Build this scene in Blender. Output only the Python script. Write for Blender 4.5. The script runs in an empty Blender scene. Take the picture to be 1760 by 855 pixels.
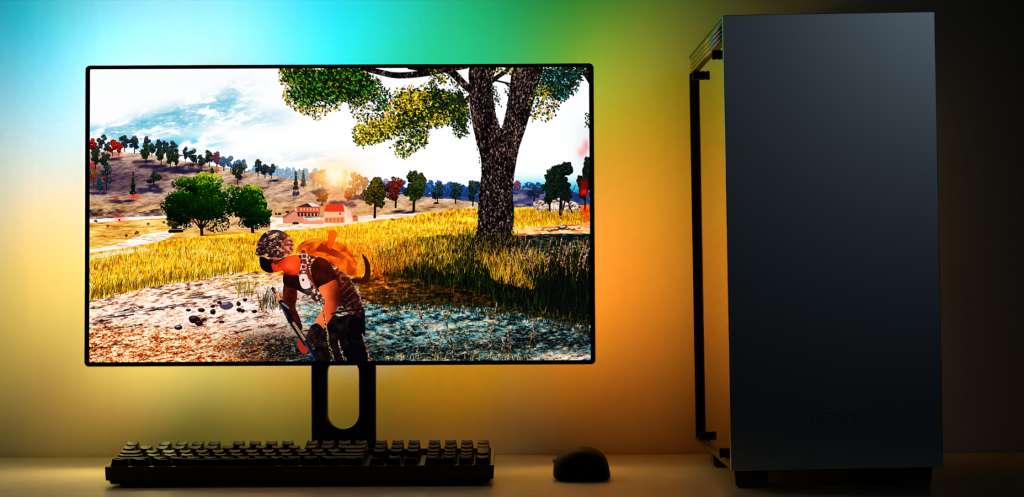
import bpy, bmesh, math, random
import numpy as np
from mathutils import Vector, Matrix, Euler

scene = bpy.context.scene
COL = scene.collection

# ---------------------------------------------------------------- camera
FOCAL_PX, CAM_H = 4100., .2415
yaw, pitch, roll = 10 / FOCAL_PX, 45.5 / FOCAL_PX, .0047
cam_data = bpy.data.cameras.new('camera')
cam_data.sensor_fit = 'HORIZONTAL'; cam_data.sensor_width = 36.
cam_data.lens = FOCAL_PX * 36. / 1760.
cam_data.clip_start = .05; cam_data.clip_end = 50
camera = bpy.data.objects.new('camera', cam_data); COL.objects.link(camera)
fw = Vector((math.sin(yaw) * math.cos(pitch), math.cos(yaw) * math.cos(pitch), math.sin(pitch)))
r0 = Vector((math.cos(yaw), -math.sin(yaw), 0)); u0 = r0.cross(fw)
rt = r0 * math.cos(roll) - u0 * math.sin(roll); up = rt.cross(fw)
camera.matrix_world = Matrix(((rt.x, up.x, -fw.x, 0), (rt.y, up.y, -fw.y, 0), (rt.z, up.z, -fw.z, CAM_H), (0, 0, 0, 1)))
scene.camera = camera

# ---------------------------------------------------------------- exposure, world
scene.view_settings.view_transform = 'Standard'
scene.view_settings.look = 'None'
scene.view_settings.exposure = 0.
scene.view_settings.gamma = 1.
scene.view_settings.use_curve_mapping = False
world = bpy.data.worlds.new('dark_room'); scene.world = world; world.use_nodes = True
world.node_tree.nodes['Background'].inputs[0].default_value = (.5, .6, .8, 1)
world.node_tree.nodes['Background'].inputs[1].default_value = .0008

# photographer's softbox beside the camera, upper right: gives the sheen on the tower's front
sb = bpy.data.lights.new('softbox', 'AREA'); sb.shape = 'SQUARE'; sb.size = .42; sb.energy = 0.036; sb.color = (.62, .82, 1.)
so = bpy.data.objects.new('softbox', sb); COL.objects.link(so)
so.location = (1.22, 0., 1.12)
so.rotation_euler = (Vector((.28, 2.65, .42)) - Vector(so.location)).to_track_quat('-Z', 'Y').to_euler()
sb.spread = math.radians(26)

# colour-changing LED spots clipped behind the monitor: x, z, aim x/y/z, half cone in degrees, r, g, b
LED_Y = 2.985
LEDS = [
(-0.440,0.475, 0.000,0.966,0.259, 45, 0.1138,0.0000,0.0000),
(-0.440,0.475, 0.000,0.530,0.848, 65, 0.0000,0.1593,0.2326),
(-0.360,0.475, 0.000,0.819,0.574, 65, 0.0000,0.0137,0.0000),
(-0.280,0.475, 0.000,0.819,0.574, 45, 0.0013,0.0463,0.1912),
(-0.280,0.475, 0.000,0.819,0.574, 65, 0.0000,0.1237,0.0407),
(-0.120,0.475, 0.000,0.966,0.259, 45, 0.0000,0.0770,0.0510),
(0.040,0.475, 0.000,0.819,0.574, 65, 0.0000,0.0661,0.0044),
(-0.320,0.165, 0.000,0.966,-0.259, 45, 0.0111,0.0255,0.0012),
(-0.080,0.165, 0.000,0.966,-0.259, 45, 0.0127,0.0057,0.0000),
(-0.485,0.170, -0.259,0.966,0.000, 45, 0.1367,0.0635,0.0105),
(-0.485,0.270, -0.259,0.966,0.000, 65, 0.0303,0.0457,0.0000),
(-0.485,0.270, -0.848,0.530,0.000, 45, 0.1664,0.1045,0.0000),
(-0.485,0.370, -0.259,0.966,0.000, 45, 0.1656,0.0007,0.0000),
(-0.485,0.370, -0.848,0.530,0.000, 45, 0.0568,0.0357,0.0000),
(-0.485,0.470, -0.259,0.966,0.000, 45, 0.0000,0.0493,0.0647),
(-0.485,0.470, -0.259,0.966,0.000, 65, 0.0000,0.0382,0.0059),
(-0.485,0.470, -0.574,0.819,0.000, 45, 0.0000,0.0267,0.0078),
(-0.485,0.470, -0.574,0.819,0.000, 65, 0.0000,0.0686,0.1501),
(-0.485,0.470, -0.848,0.530,0.000, 45, 0.0000,0.0379,0.1242),
(-0.485,0.470, -0.848,0.530,0.000, 65, 0.0000,0.0322,0.0039),
(0.085,0.170, 0.259,0.966,0.000, 45, 0.0715,0.0150,0.0000),
(0.085,0.270, 0.259,0.966,0.000, 45, 0.1333,0.0423,0.0022),
(0.085,0.370, 0.259,0.966,0.000, 45, 0.0542,0.0270,0.0008),
(0.085,0.470, 0.259,0.966,0.000, 45, 0.0238,0.0255,0.0000),
(0.085,0.470, 0.574,0.819,0.000, 45, 0.0386,0.0115,0.0000),
(-0.440,0.165, 0.000,1.000,0.000, 35, 0.0057,0.0000,0.0000),
(-0.440,0.165, 0.000,0.966,0.259, 50, 0.0411,0.0746,0.0230),
(-0.440,0.165, 0.000,0.866,0.500, 35, 0.0200,0.1181,0.0661),
(-0.320,0.165, 0.000,1.000,0.000, 35, 0.0120,0.0399,0.0056),
(-0.320,0.165, 0.000,1.000,0.000, 50, 0.0378,0.0000,0.0000),
(-0.320,0.165, 0.000,0.966,0.259, 35, 0.0000,0.0000,0.0169),
(-0.320,0.165, 0.000,0.966,0.259, 50, 0.0803,0.0000,0.0000),
(-0.320,0.165, 0.000,0.866,0.500, 35, 0.2473,0.0352,0.0000),
(-0.200,0.165, 0.000,1.000,0.000, 35, 0.0153,0.0165,0.0000),
(-0.200,0.165, 0.000,0.966,0.259, 35, 0.0000,0.0487,0.0503),
(-0.200,0.165, 0.000,0.866,0.500, 50, 0.0000,0.0000,0.0101),
(-0.080,0.165, 0.000,1.000,0.000, 35, 0.0399,0.0080,0.0000),
(-0.080,0.165, 0.000,1.000,0.000, 50, 0.0486,0.0169,0.0000),
(-0.080,0.165, 0.000,0.966,0.259, 50, 0.0131,0.0189,0.0000),
(-0.080,0.165, 0.000,0.866,0.500, 50, 0.0000,0.0000,0.0146),
(0.040,0.165, 0.000,1.000,0.000, 35, 0.0305,0.0103,0.0000),
(0.040,0.165, 0.000,0.866,0.500, 35, 0.0153,0.0000,0.0043),
]
def add_leds(parent):
    for i, (x, z, ax, ay, az, half, r, g, b) in enumerate(LEDS):
        m = max(r, g, b)
        L = bpy.data.lights.new('led_spot', 'SPOT'); L.spot_size = 2 * math.radians(half); L.spot_blend = 1.
        L.shadow_soft_size = .012; L.color = (r / m, g / m, b / m); L.energy = m * LED_GAIN
        o = bpy.data.objects.new('led_spot', L); COL.objects.link(o)
        o.location = (x, LED_Y, z); o.rotation_euler = Vector((ax, ay, az)).to_track_quat('-Z', 'Y').to_euler()
LED_GAIN = 12.6
add_leds(None)
# fill spots added below the lower bar, aimed down to brighten the desk
for x, ax, e, c in ((-.50, -.45, .6, (1, .72, .24)), (-.44, -.2, .6, (1, .74, .26)), (.07, .3, .25, (1, .42, .06)), (.00, .35, .25, (1, .5, .06))):
    L = bpy.data.lights.new('desk_fill_spot', 'SPOT'); L.spot_size = math.radians(110); L.spot_blend = 1.; L.shadow_soft_size = .012
    L.color = c; L.energy = e
    o = bpy.data.objects.new('desk_fill_spot', L); COL.objects.link(o); o.location = (x, LED_Y - .01, .152)
    o.rotation_euler = Vector((ax, -.45, -1)).to_track_quat('-Z', 'Y').to_euler()

# ---------------------------------------------------------------- helpers
def mat(name, base, rough=.5, metal=0., spec=.5, noise=None, bump=0., coat=0.):
    """procedural principled material; noise = (scale xyz, amount) varies the colour slightly"""
    m = bpy.data.materials.new(name); m.use_nodes = True
    nt = m.node_tree; b = nt.nodes['Principled BSDF']
    b.inputs['Base Color'].default_value = (*base, 1); b.inputs['Roughness'].default_value = rough
    b.inputs['Metallic'].default_value = metal; b.inputs['Specular IOR Level'].default_value = spec
    b.inputs['Coat Weight'].default_value = coat
    if noise:
        sc, amt = noise
        tc = nt.nodes.new('ShaderNodeTexCoord'); mp = nt.nodes.new('ShaderNodeMapping'); mp.inputs['Scale'].default_value = sc
        nz = nt.nodes.new('ShaderNodeTexNoise'); nz.inputs['Scale'].default_value = 1.; nz.inputs['Detail'].default_value = 4.
        nt.links.new(tc.outputs['Object'], mp.inputs[0]); nt.links.new(mp.outputs[0], nz.inputs['Vector'])
        cr = nt.nodes.new('ShaderNodeValToRGB')
        cr.color_ramp.elements[0].position = .3; cr.color_ramp.elements[1].position = .7
        cr.color_ramp.elements[0].color = (*[c * (1 - amt) for c in base], 1); cr.color_ramp.elements[1].color = (*[min(1, c * (1 + amt)) for c in base], 1)
        nt.links.new(nz.outputs[0], cr.inputs[0]); nt.links.new(cr.outputs[0], b.inputs['Base Color'])
        if bump:
            bp = nt.nodes.new('ShaderNodeBump'); bp.inputs['Strength'].default_value = bump; bp.inputs['Distance'].default_value = .001
            nt.links.new(nz.outputs[0], bp.inputs['Height']); nt.links.new(bp.outputs[0], b.inputs['Normal'])
    return m

M_WALL = mat('painted_wall', (.75, .75, .75), .75, 0, .15, ((60, 60, 1.5), .015), .02)
M_DESK = mat('satin_desk_laminate', (.84, .70, .46), .34, 0, .5, ((30, 30, 30), .05))
M_FLOOR = mat('dark_floor', (.08, .07, .06), .6, noise=((6, 6, 6), .3))
M_BLACK = mat('black_plastic', (.012, .012, .013), .42, noise=((400, 400, 400), .15))
M_BEZEL = mat('black_bezel', (.006, .006, .007), .35, noise=((200, 200, 200), .1))
M_STAND = mat('dark_anodised_metal', (.035, .028, .022), .38, .5, noise=((200, 200, 30), .2))
M_RUBBER = mat('black_rubber', (.008, .008, .008), .8, noise=((300, 300, 300), .2))
M_MATTE = mat('matte_black', (.002, .002, .002), .95, 0, .1, noise=((300, 300, 300), .2))
M_KEY = mat('keycap_plastic', (.011, .0075, .0055), .55, 0, .25, noise=((500, 500, 500), .15))
M_KEYGREY = mat('pale_keycap_plastic', (.42, .45, .48), .5, noise=((500, 500, 500), .1))
M_CHASSIS = mat('keyboard_chassis', (.014, .013, .012), .42, noise=((300, 300, 300), .15))
M_MOUSE = mat('mouse_shell', (.002, .002, .002), .6, 0, .05, noise=((400, 400, 400), .15))
M_PANEL = mat('satin_black_steel', (.56, .60, .63), .28, 1., noise=((900, 900, 900), .04))
M_STEEL = mat('black_steel', (.02, .02, .021), .45, .2, noise=((400, 400, 400), .15))
M_FIN = mat('gloss_dark_fin', (.34, .31, .28), .2, .9, noise=((300, 300, 300), .05))
M_RAIL = mat('bronze_lit_rail', (.05, .045, .04), .4, .5, noise=((300, 300, 300), .05))
M_LOGO = mat('logo_dark_steel', (.36, .39, .41), .30, 1., noise=((300, 300, 300), .05))
M_GLASS = mat('mirror_tinted_glass', (.92, .90, .88), .03, .35)
M_GLASS.node_tree.nodes['Principled BSDF'].inputs['Transmission Weight'].default_value = 1.
M_GLASS.node_tree.nodes['Principled BSDF'].inputs['IOR'].default_value = 1.9

def link(name, me, m=None, parent=None, smooth=False):
    o = bpy.data.objects.new(name, me); COL.objects.link(o)
    if m: 
        me.materials.clear(); me.materials.append(m)
    if parent: o.parent = parent
    if smooth: me.polygons.foreach_set('use_smooth', [True] * len(me.polygons))
    return o
def thing(name, label, cat, loc):
    o = bpy.data.objects.new(name, None); COL.objects.link(o); o.location = loc; o.empty_display_size = .05
    o['label'] = label; o['category'] = cat
    return o
def bm_mesh(bm, name='mesh'):
    me = bpy.data.meshes.new(name); bm.normal_update(); bm.to_mesh(me); bm.free(); return me
def box_mesh(x0, x1, y0, y1, z0, z1, bev=0., seg=2):
    bm = bmesh.new(); bmesh.ops.create_cube(bm, size=1)
    for v in bm.verts: v.co = ((x0 + x1) / 2 + v.co.x * (x1 - x0), (y0 + y1) / 2 + v.co.y * (y1 - y0), (z0 + z1) / 2 + v.co.z * (z1 - z0))
    if bev: bmesh.ops.bevel(bm, geom=bm.edges[:], offset=bev, segments=seg, affect='EDGES', clamp_overlap=True)
    return bm_mesh(bm)
def box(name, m, parent, *a, **k): return link(name, box_mesh(*a, **k), m, parent)
def rrect(x0, x1, z0, z1, r, n=6):
    out = []
    for cx, cz, a0 in ((x1 - r, z1 - r, 0), (x0 + r, z1 - r, 90), (x0 + r, z0 + r, 180), (x1 - r, z0 + r, 270)):
        for i in range(n + 1):
            a = math.radians(a0 + 90 * i / n); out.append((cx + r * math.cos(a), cz + r * math.sin(a)))
    return out
def plate_mesh(loops, depth, bevel=0., res=1):
    """flat outline with holes in XZ, given a thickness along +Y (front face at y = 0)"""
    cu = bpy.data.curves.new('outline', 'CURVE'); cu.dimensions = '2D'; cu.fill_mode = 'BOTH'
    cu.extrude = depth / 2 - bevel; cu.bevel_depth = bevel; cu.bevel_resolution = res; cu.offset = -bevel
    for lp in loops:
        sp = cu.splines.new('POLY'); sp.points.add(len(lp) - 1); sp.use_cyclic_u = True
        for p, q in zip(sp.points, lp): p.co = (q[0], q[1], 0, 1)
    t = bpy.data.objects.new('outline', cu); COL.objects.link(t)
    dg = bpy.context.evaluated_depsgraph_get(); me = bpy.data.meshes.new_from_object(t.evaluated_get(dg))
    bpy.data.objects.remove(t); bpy.data.curves.remove(cu)
    me.transform(Matrix(((1, 0, 0, 0), (0, 0, -1, depth / 2), (0, 1, 0, 0), (0, 0, 0, 1))))
    return me
def cyl_mesh(r, h, axis='X', n=24, bev=0.):
    bm = bmesh.new(); bmesh.ops.create_cone(bm, cap_ends=True, segments=n, radius1=r, radius2=r, depth=h)
    if bev:
        es = [e for e in bm.edges if abs(e.verts[0].co.z - e.verts[1].co.z) < 1e-7]
        bmesh.ops.bevel(bm, geom=es, offset=bev, segments=2, affect='EDGES')
    if axis == 'X': bmesh.ops.rotate(bm, verts=bm.verts, matrix=Matrix.Rotation(math.pi / 2, 3, 'Y'))
    if axis == 'Y': bmesh.ops.rotate(bm, verts=bm.verts, matrix=Matrix.Rotation(math.pi / 2, 3, 'X'))
    return bm_mesh(bm)
def struct(o): o['kind'] = 'structure'; return o

# ---------------------------------------------------------------- room
WALL_Y = 3.205
w = struct(box('wall_back', M_WALL, None, -1.7, 1.7, WALL_Y, WALL_Y + .1, -.72, 1.7))
w['label'] = 'plain pale wall washed in coloured light behind the desk'
f = struct(box('floor', M_FLOOR, None, -1.7, 1.7, 1.6, WALL_Y, -.77, -.72))
f['label'] = 'dark floor under the desk'

desk = thing('desk', 'long satin grey desk carrying the monitor, keyboard, mouse and computer tower', 'desk', (0, 2.8, -.72))
box('desk_top', M_DESK, desk, -1.4, 1.4, -.42, WALL_Y - .002 - 2.8, .69, .72, bev=.002)
for x in (-1.33, 1.33):
    for y in (-.36, .34): box('leg', M_STEEL, desk, x - .025, x + .025, y - .025, y + .025, 0, .69)

# ---------------------------------------------------------------- picture shown on the monitor
def make_picture():
    import numpy as np, math
    W, H = 1720, 1004
    rs = np.random.RandomState(7)
    A = np.zeros((H, W, 3), np.float32)
    TAB = rs.rand(16, 256, 256).astype(np.float32)

    def mp(x, y):                                     # drawing units (0..1760 x 0..855) to canvas
        v = (y - 121.) / 502.3
        for _ in range(2):
            u = (x - 153.7 - .1 * v) / (858.3 + 3.9 * v)
            v = (y - 121. + 5.8 * u) / 502.3
        return u * W, v * H

    YY, XX = np.mgrid[0:H, 0:W].astype(np.float32)
    UX = 153.7 + XX / W * (858.3 + 3.9 * YY / H)
    UY = 121. - 5.8 * XX / W + YY / H * 502.3

    def vn(x, y, k=0):
        xi = np.floor(x).astype(np.int32); yi = np.floor(y).astype(np.int32)
        fx = x - xi; fy = y - yi
        fx = fx * fx * (3 - 2 * fx); fy = fy * fy * (3 - 2 * fy)
        t = TAB[k % 16]; x0 = xi & 255; x1 = (xi + 1) & 255; y0 = yi & 255; y1 = (yi + 1) & 255
        a = t[y0, x0]; b = t[y0, x1]; c = t[y1, x0]; d = t[y1, x1]
        return a + (b - a) * fx + (c - a) * fy + (a - b - c + d) * fx * fy

    def fbm(x, y, k=0, o=4, g=.55):
        s = 0; a = 1; n = 0
        for i in range(o):
            s = s + a * vn(x * 2 ** i + 17.3 * i, y * 2 ** i + 9.1 * i, k + i); n += a; a *= g
        return s / n

    def ss(a, b, x):
        t = np.clip((x - a) / (b - a), 0, 1); return t * t * (3 - 2 * t)

    def col(c): return np.array(c, np.float32) / 255.

    def ramp(t, stops):
        p = [s[0] for s in stops]; c = np.array([s[1] for s in stops], np.float32) / 255.
        return np.stack([np.interp(t, p, c[:, i]) for i in range(3)], -1).astype(np.float32)

    def cover(pts, raw=False):
        """anti-aliased polygon coverage: (y0, y1, x0, x1, mask)"""
        P = np.array([p if raw else mp(*p) for p in pts], float)
        x0 = max(0, int(P[:, 0].min()) - 1); x1 = min(W, int(P[:, 0].max()) + 2)
        y0 = max(0, int(P[:, 1].min()) - 1); y1 = min(H, int(P[:, 1].max()) + 2)
        if x1 <= x0 or y1 <= y0: return None
        M = np.zeros((y1 - y0, x1 - x0 + 1), np.float32)
        Q = np.roll(P, -1, 0); n = x1 - x0
        for r in range(y0, y1):
            for s in (.25, .75):
                yy = r + s
                k = ((P[:, 1] <= yy) & (Q[:, 1] > yy)) | ((Q[:, 1] <= yy) & (P[:, 1] > yy))
                if not k.any(): continue
                xs = np.sort(P[k, 0] + (yy - P[k, 1]) / (Q[k, 1] - P[k, 1]) * (Q[k, 0] - P[k, 0])) - x0
                for a, b in zip(xs[::2], xs[1::2]):
                    a = min(max(a, 0), n); b = min(max(b, 0), n)
                    if b <= a: continue
                    ia, ib = int(a), int(b)
                    if ia == ib: M[r - y0, ia] += .5 * (b - a)
                    else:
                        M[r - y0, ia] += .5 * (ia + 1 - a); M[r - y0, ia + 1:ib] += .5; M[r - y0, ib] += .5 * (b - ib)
        return y0, y1, x0, x1, np.clip(M[:, :n], 0, 1)

    def smooth(pts, n=6, closed=True):
        P = np.array(pts, float); m = len(P); out = []
        for i in range(m if closed else m - 1):
            p0 = P[(i - 1) % m] if closed or i > 0 else P[i]; p1 = P[i]; p2 = P[(i + 1) % m]
            p3 = P[(i + 2) % m] if closed or i + 2 < m else P[i + 1]
            for j in range(n):
                t = j / n
                out.append(.5 * (2 * p1 + (p2 - p0) * t + (2 * p0 - 5 * p1 + 4 * p2 - p3) * t * t + (3 * p1 - p0 - 3 * p2 + p3) * t ** 3))
        if not closed: out.append(P[-1])
        return out

    def rough(pts, amp, step=4, seed=0):
        r = np.random.RandomState(seed); out = []
        P = np.array(pts, float); Q = np.roll(P, -1, 0)
        for p, q in zip(P, Q):
            d = np.hypot(*(q - p)); n = max(1, int(d / step))
            for j in range(n):
                o = p + (q - p) * j / n
                out.append(o + (r.rand(2) - .5) * 2 * amp * (j > 0))
        return out

    def fill(pts, c, a=1., sm=0, ro=0, seed=0, raw=False):
        """c: colour 0-255 or function(ux, uy) -> rgb 0..1"""
        if sm: pts = smooth(pts, sm)
        if ro: pts = rough(pts, ro, 4, seed)
        g = cover(pts, raw)
        if g is None: return
        y0, y1, x0, x1, M = g; M = (M * a)[..., None]
        cc = c(UX[y0:y1, x0:x1], UY[y0:y1, x0:x1]) if callable(c) else col(c)
        A[y0:y1, x0:x1] = A[y0:y1, x0:x1] * (1 - M) + cc * M

    def stroke(pts, w0, w1, c, a=1., sm=0):
        if sm: pts = smooth(pts, sm, False)
        P = np.array([mp(*p) for p in pts]); m = len(P)
        w0 *= 2; w1 *= 2; w = max(w0, w1)
        x0 = max(0, int(P[:, 0].min() - w - 1)); x1 = min(W, int(P[:, 0].max() + w + 2))
        y0 = max(0, int(P[:, 1].min() - w - 1)); y1 = min(H, int(P[:, 1].max() + w + 2))
        if x1 <= x0 or y1 <= y0: return
        X = XX[y0:y1, x0:x1] + .5; Y = YY[y0:y1, x0:x1] + .5
        best = np.full(X.shape, -9., np.float32)
        for i in range(m - 1):
            p, q = P[i], P[i + 1]; d = q - p; L = d @ d + 1e-9
            t = np.clip(((X - p[0]) * d[0] + (Y - p[1]) * d[1]) / L, 0, 1)
            dist = np.hypot(X - p[0] - t * d[0], Y - p[1] - t * d[1])
            f = (i + t) / (m - 1)
            best = np.maximum(best, (w0 + (w1 - w0) * f) / 2 - dist)
        M = (np.clip(best + .5, 0, 1) * a)[..., None]
        cc = c(UX[y0:y1, x0:x1], UY[y0:y1, x0:x1]) if callable(c) else col(c)
        A[y0:y1, x0:x1] = A[y0:y1, x0:x1] * (1 - M) + cc * M

    def leaf(x, y, rx, ry, ang, c, a=1., soft=.5, raw=False):
        if not raw: x, y = mp(x, y); rx *= 2; ry *= 2
        r = max(rx, ry) + 1
        x0 = max(0, int(x - r)); x1 = min(W, int(x + r + 2)); y0 = max(0, int(y - r)); y1 = min(H, int(y + r + 2))
        if x1 <= x0 or y1 <= y0: return
        X = XX[y0:y1, x0:x1] + .5 - x; Y = YY[y0:y1, x0:x1] + .5 - y
        ca, sa = math.cos(ang), math.sin(ang)
        q = np.hypot((X * ca + Y * sa) / rx, (Y * ca - X * sa) / ry)
        M = (np.clip((1 - q) * min(rx, ry) / soft * .5 + .5, 0, 1) * a)[..., None]
        A[y0:y1, x0:x1] = A[y0:y1, x0:x1] * (1 - M) + col(c) * M

    def glow(x, y, rx, ry, c, a, add=False):
        q = ((UX - x) / rx) ** 2 + ((UY - y) / ry) ** 2
        M = (a * np.exp(-q * 1.6))[..., None]
        if add: A[:] = A + col(c) * M
        else: A[:] = A * (1 - M) + col(c) * M

    def mix(c0, c1, t): return tuple(a + (b - a) * t for a, b in zip(c0, c1))

    def inside(pts, n, seed=0):
        r = np.random.RandomState(seed); P = np.array(pts, float); Q = np.roll(P, -1, 0)
        lo = P.min(0); hi = P.max(0); out = []
        while len(out) < n:
            p = lo + r.rand(2) * (hi - lo)
            k = ((P[:, 1] <= p[1]) & (Q[:, 1] > p[1])) | ((Q[:, 1] <= p[1]) & (P[:, 1] > p[1]))
            xs = P[k, 0] + (p[1] - P[k, 1]) / (Q[k, 1] - P[k, 1]) * (Q[k, 0] - P[k, 0])
            if (xs > p[0]).sum() % 2: out.append(p)
        return out

    # ------------------------------------------------ sky
    A[:] = ramp(np.clip((UY - 115) / 240, 0, 1), [(0, (246, 248, 251)), (.35, (252, 253, 255)), (.7, (255, 255, 255)), (1, (240, 248, 252))])
    warp = fbm(UX / 60, UY / 30, 2, 3)
    n1 = fbm(UX / 34 + warp * 1.2, UY / 13 + UX / 70, 0, 6, .62)
    n2 = fbm(UX / 15 + warp, UY / 6 + UX / 40, 5, 4, .6)
    line = 236 - (UX - 160) * .27                     # the blue streak climbs to the right
    d = (UY - line - 6) * np.where(UY < line, 1.15, .85)
    m = np.exp(-(d / 25.) ** 2) * ss(150, 215, UX) * (1 - ss(360, 470, UX))
    m2 = np.exp(-((UY - 204 - (UX - 420) * -.04) / 15.) ** 2) * ss(370, 420, UX) * (1 - ss(470, 520, UX)) * .5
    m3 = np.exp(-((UY - 150 - (400 - UX) * .1) / 12.) ** 2) * np.exp(-((UX - 405) / 35.) ** 2) * .3
    m4 = np.exp(-((UY - 226) / 10.) ** 2) * (1 - ss(170, 260, UX)) * .7
    k = np.clip((m + m2 + m3 + m4) * (ss(.34, .58, n1 * .55 + n2 * .45) * 1.2), 0, .95)[..., None]
    A[:] = A * (1 - k) + ramp(n2, [(.25, (88, 172, 200)), (.5, (128, 184, 204)), (.8, (190, 214, 224))]) * k
    k = (np.exp(-((UY - 247) / 14.) ** 2) * ss(190, 260, UX) * (1 - ss(330, 420, UX)) * .75 * ss(.3, .55, n1))[..., None]
    A[:] = A * (1 - k) + col((86, 176, 205)) * k
    k = (np.exp(-((UY - 272 + (UX - 500) * .02) / 9.) ** 2) * ss(380, 450, UX) * (1 - ss(560, 660, UX)) * ss(.35, .6, n1) * .45)[..., None]
    A[:] = A * (1 - k) + col((165, 195, 210)) * k
    k = (ss(286, 328, UY) * ss(870, 900, UX) * .95)[..., None]
    A[:] = A * (1 - k) + ramp((UY - 286) / 42, [(0, (215, 238, 245)), (.6, (120, 205, 222)), (1, (30, 150, 185))]) * k
    k = (np.exp(-((UX - 1010) / 26.) ** 2) * ss(180, 230, UY) * (1 - ss(290, 320, UY)) * .4)[..., None]
    A[:] = A * (1 - k) + col((190, 205, 218)) * k
    k = (ss(300, 345, UY) * (1 - ss(860, 880, UX)) * ss(560, 680, UX) * .35)[..., None]
    A[:] = A * (1 - k) + col((170, 215, 235)) * k

    # ------------------------------------------------ distant trees and hills
    def tree(cx, base, w, h, dark, mid, lite, n=70, seed=0, trunk=None, conif=False, sz=1.9, a=1., lit=(.25, -1.)):
        r = np.random.RandomState(seed + int(cx * 7 + base))
        w = w * 1.3 if not conif else w
        top = base - h
        if trunk: stroke([(cx, base), (cx + w * .02, base - h * .5)], max(1.2, w * .075), max(.8, w * .05), trunk, a)
        lob = []
        for i in range(9):
            t = (i + .5) / 9; hw = (math.sin(min(1, t * 1.25 + .12) * math.pi * .78) + .1)
            lob.append(((r.rand() * 2 - 1) * hw * .95, t * 1.05, .42 + .3 * r.rand()))
        pts = []
        for i in range(n * 9):
            t = r.rand()
            if conif: hw = .5 * w * (.12 + .88 * t) * (.75 + .25 * math.sin(t * 22)); x = cx + (r.rand() * 2 - 1) * hw; y = top + t * h * .93
            else:
                lx, ly, lr = lob[i % 9]; an = r.rand() * 6.28; q = r.rand() ** .42 * lr * (.86 + .14 * math.sin(an * 5 + i % 9))
                x = cx + (lx * .52 + q * math.cos(an) * .5) * w * .5 * 1.05; y = top + h * (.13 + .56 * ly + q * math.sin(an) * .22)
            pts.append((x, y))
        if not conif and n >= 50:
            for _ in range(n // 3):
                lx, ly, lr = lob[r.randint(7)]
                leaf(cx + (lx * .42 + (r.rand() - .5) * .4) * w * .5, top + h * (.2 + .46 * ly + (r.rand() - .5) * .16), w * .07, h * .05, 0, dark, a)
        sz *= .46
        for j, (x, y) in enumerate(pts):
            u = (x - cx) / w * 2; v = (y - top) / h * 2 - 1
            s = .2 + .26 * (lit[0] * u + lit[1] * v) + .8 * (r.rand() - .5) + (.16 if j > n * 6 else -.14)
            c = mix(dark, mid, min(1, max(0, s * 2))) if s < .5 else mix(mid, lite, min(1, (s - .5) * 2))
            z = sz * (.6 + .7 * r.rand())
            leaf(x, y, z * 1.15, z * .8, r.rand() * 3.1, c, a)

    # haze-blue woods
    for x in np.linspace(434, 560, 20):
        tree(x + rs.rand() * 5, 312 + (x - 434) * .09, 13 + 6 * rs.rand(), 22 + 10 * rs.rand(), (112, 142, 168), (140, 166, 188), (178, 196, 210), 26, int(x), sz=2.2)
    for x in np.linspace(640, 930, 34):
        tree(x, 338 + rs.rand() * 6, 20 + 12 * rs.rand(), 20 + 14 * rs.rand(), (24, 58, 102), (42, 88, 138), (92, 138, 172), 30, int(x), sz=2.6)
    fill([(640, 330), (760, 334), (860, 336), (1014, 330), (1014, 372), (640, 372)], lambda x, y: ramp(fbm(x / 14, y / 6, 3, 3), [(.2, (32, 50, 92)), (.6, (58, 82, 122)), (.9, (96, 112, 140))]), ro=1.2)

    def hillc(x, y):
        n = fbm(x / 26 + y / 30, y / 8 + x / 60, 4, 5, .6); f = fbm(x / 6 + y / 5, y / 2.2, 8, 3)
        t = n * .62 + f * .38
        shade = ss(330, 168, x) * ss(262, 300, y) * (1 - ss(318, 352, y))
        hi = ramp(t, [(.2, (84, 62, 62)), (.4, (158, 130, 116)), (.56, (198, 172, 150)), (.8, (236, 212, 186))])
        lo = ramp(t, [(.2, (36, 26, 50)), (.45, (86, 66, 82)), (.62, (128, 104, 110)), (.85, (172, 146, 138))])
        c = hi * (1 - shade[..., None]) + lo * shade[..., None]
        w = (ss(330, 372, y) * .75)[..., None]
        wm = ramp(t, [(.2, (108, 72, 48)), (.45, (196, 150, 98)), (.7, (226, 186, 134)), (.9, (246, 222, 186))])
        return c * (1 - w) + wm * w
    fill([(150, 262), (200, 262), (262, 268), (312, 278), (372, 287), (440, 298), (482, 306), (560, 317), (640, 328), (720, 338), (840, 350), (1014, 352), (1014, 420), (150, 450)], hillc, ro=1)
    fill([(860, 346), (885, 330), (905, 322), (930, 330), (960, 343), (985, 352), (985, 366), (860, 366)], lambda x, y: ramp(fbm(x / 14, y / 4, 3, 4), [(.2, (40, 44, 84)), (.5, (92, 92, 122)), (.85, (170, 160, 168))]), ro=1)
    # long cast shadows on the slope
    for x, y, w, h in [(190, 275, 18, 3), (247, 280, 20, 3), (262, 288, 24, 4), (285, 292, 30, 6), (320, 294, 28, 6), (300, 268, 14, 2), (352, 297, 16, 4), (330, 285, 14, 3), (165, 334, 18, 3), (208, 348, 21, 3.5), (255, 329, 24, 5), (262, 322, 12, 4), (402, 325, 9, 4), (508, 334, 6, 6), (548, 330, 16, 5), (590, 352, 22, 6), (612, 340, 18, 5), (700, 365, 24, 3), (470, 312, 10, 2), (330, 310, 18, 4)]:
        r = np.random.RandomState(int(x * 3 + y))
        for _ in range(26): leaf(x + (r.rand() - .5) * 1.7 * w, y + (r.rand() - .5) * 1.5 * h, w * (.15 + .25 * r.rand()), h * (.3 + .3 * r.rand()), -.12, (40, 34, 62), .38, 1.5)
    for i in range(90):                               # ridge detail on the dark slope
        x = 156 + rs.rand() * 190; y = 282 + rs.rand() * 90
        stroke([(x, y), (x + 8 + 14 * rs.rand(), y + 2 - 9 * rs.rand() + 4)], .4, 1.0, (40, 30, 52), .3)
    glow(220, 312, 95, 26, (36, 24, 54), .32)
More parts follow.
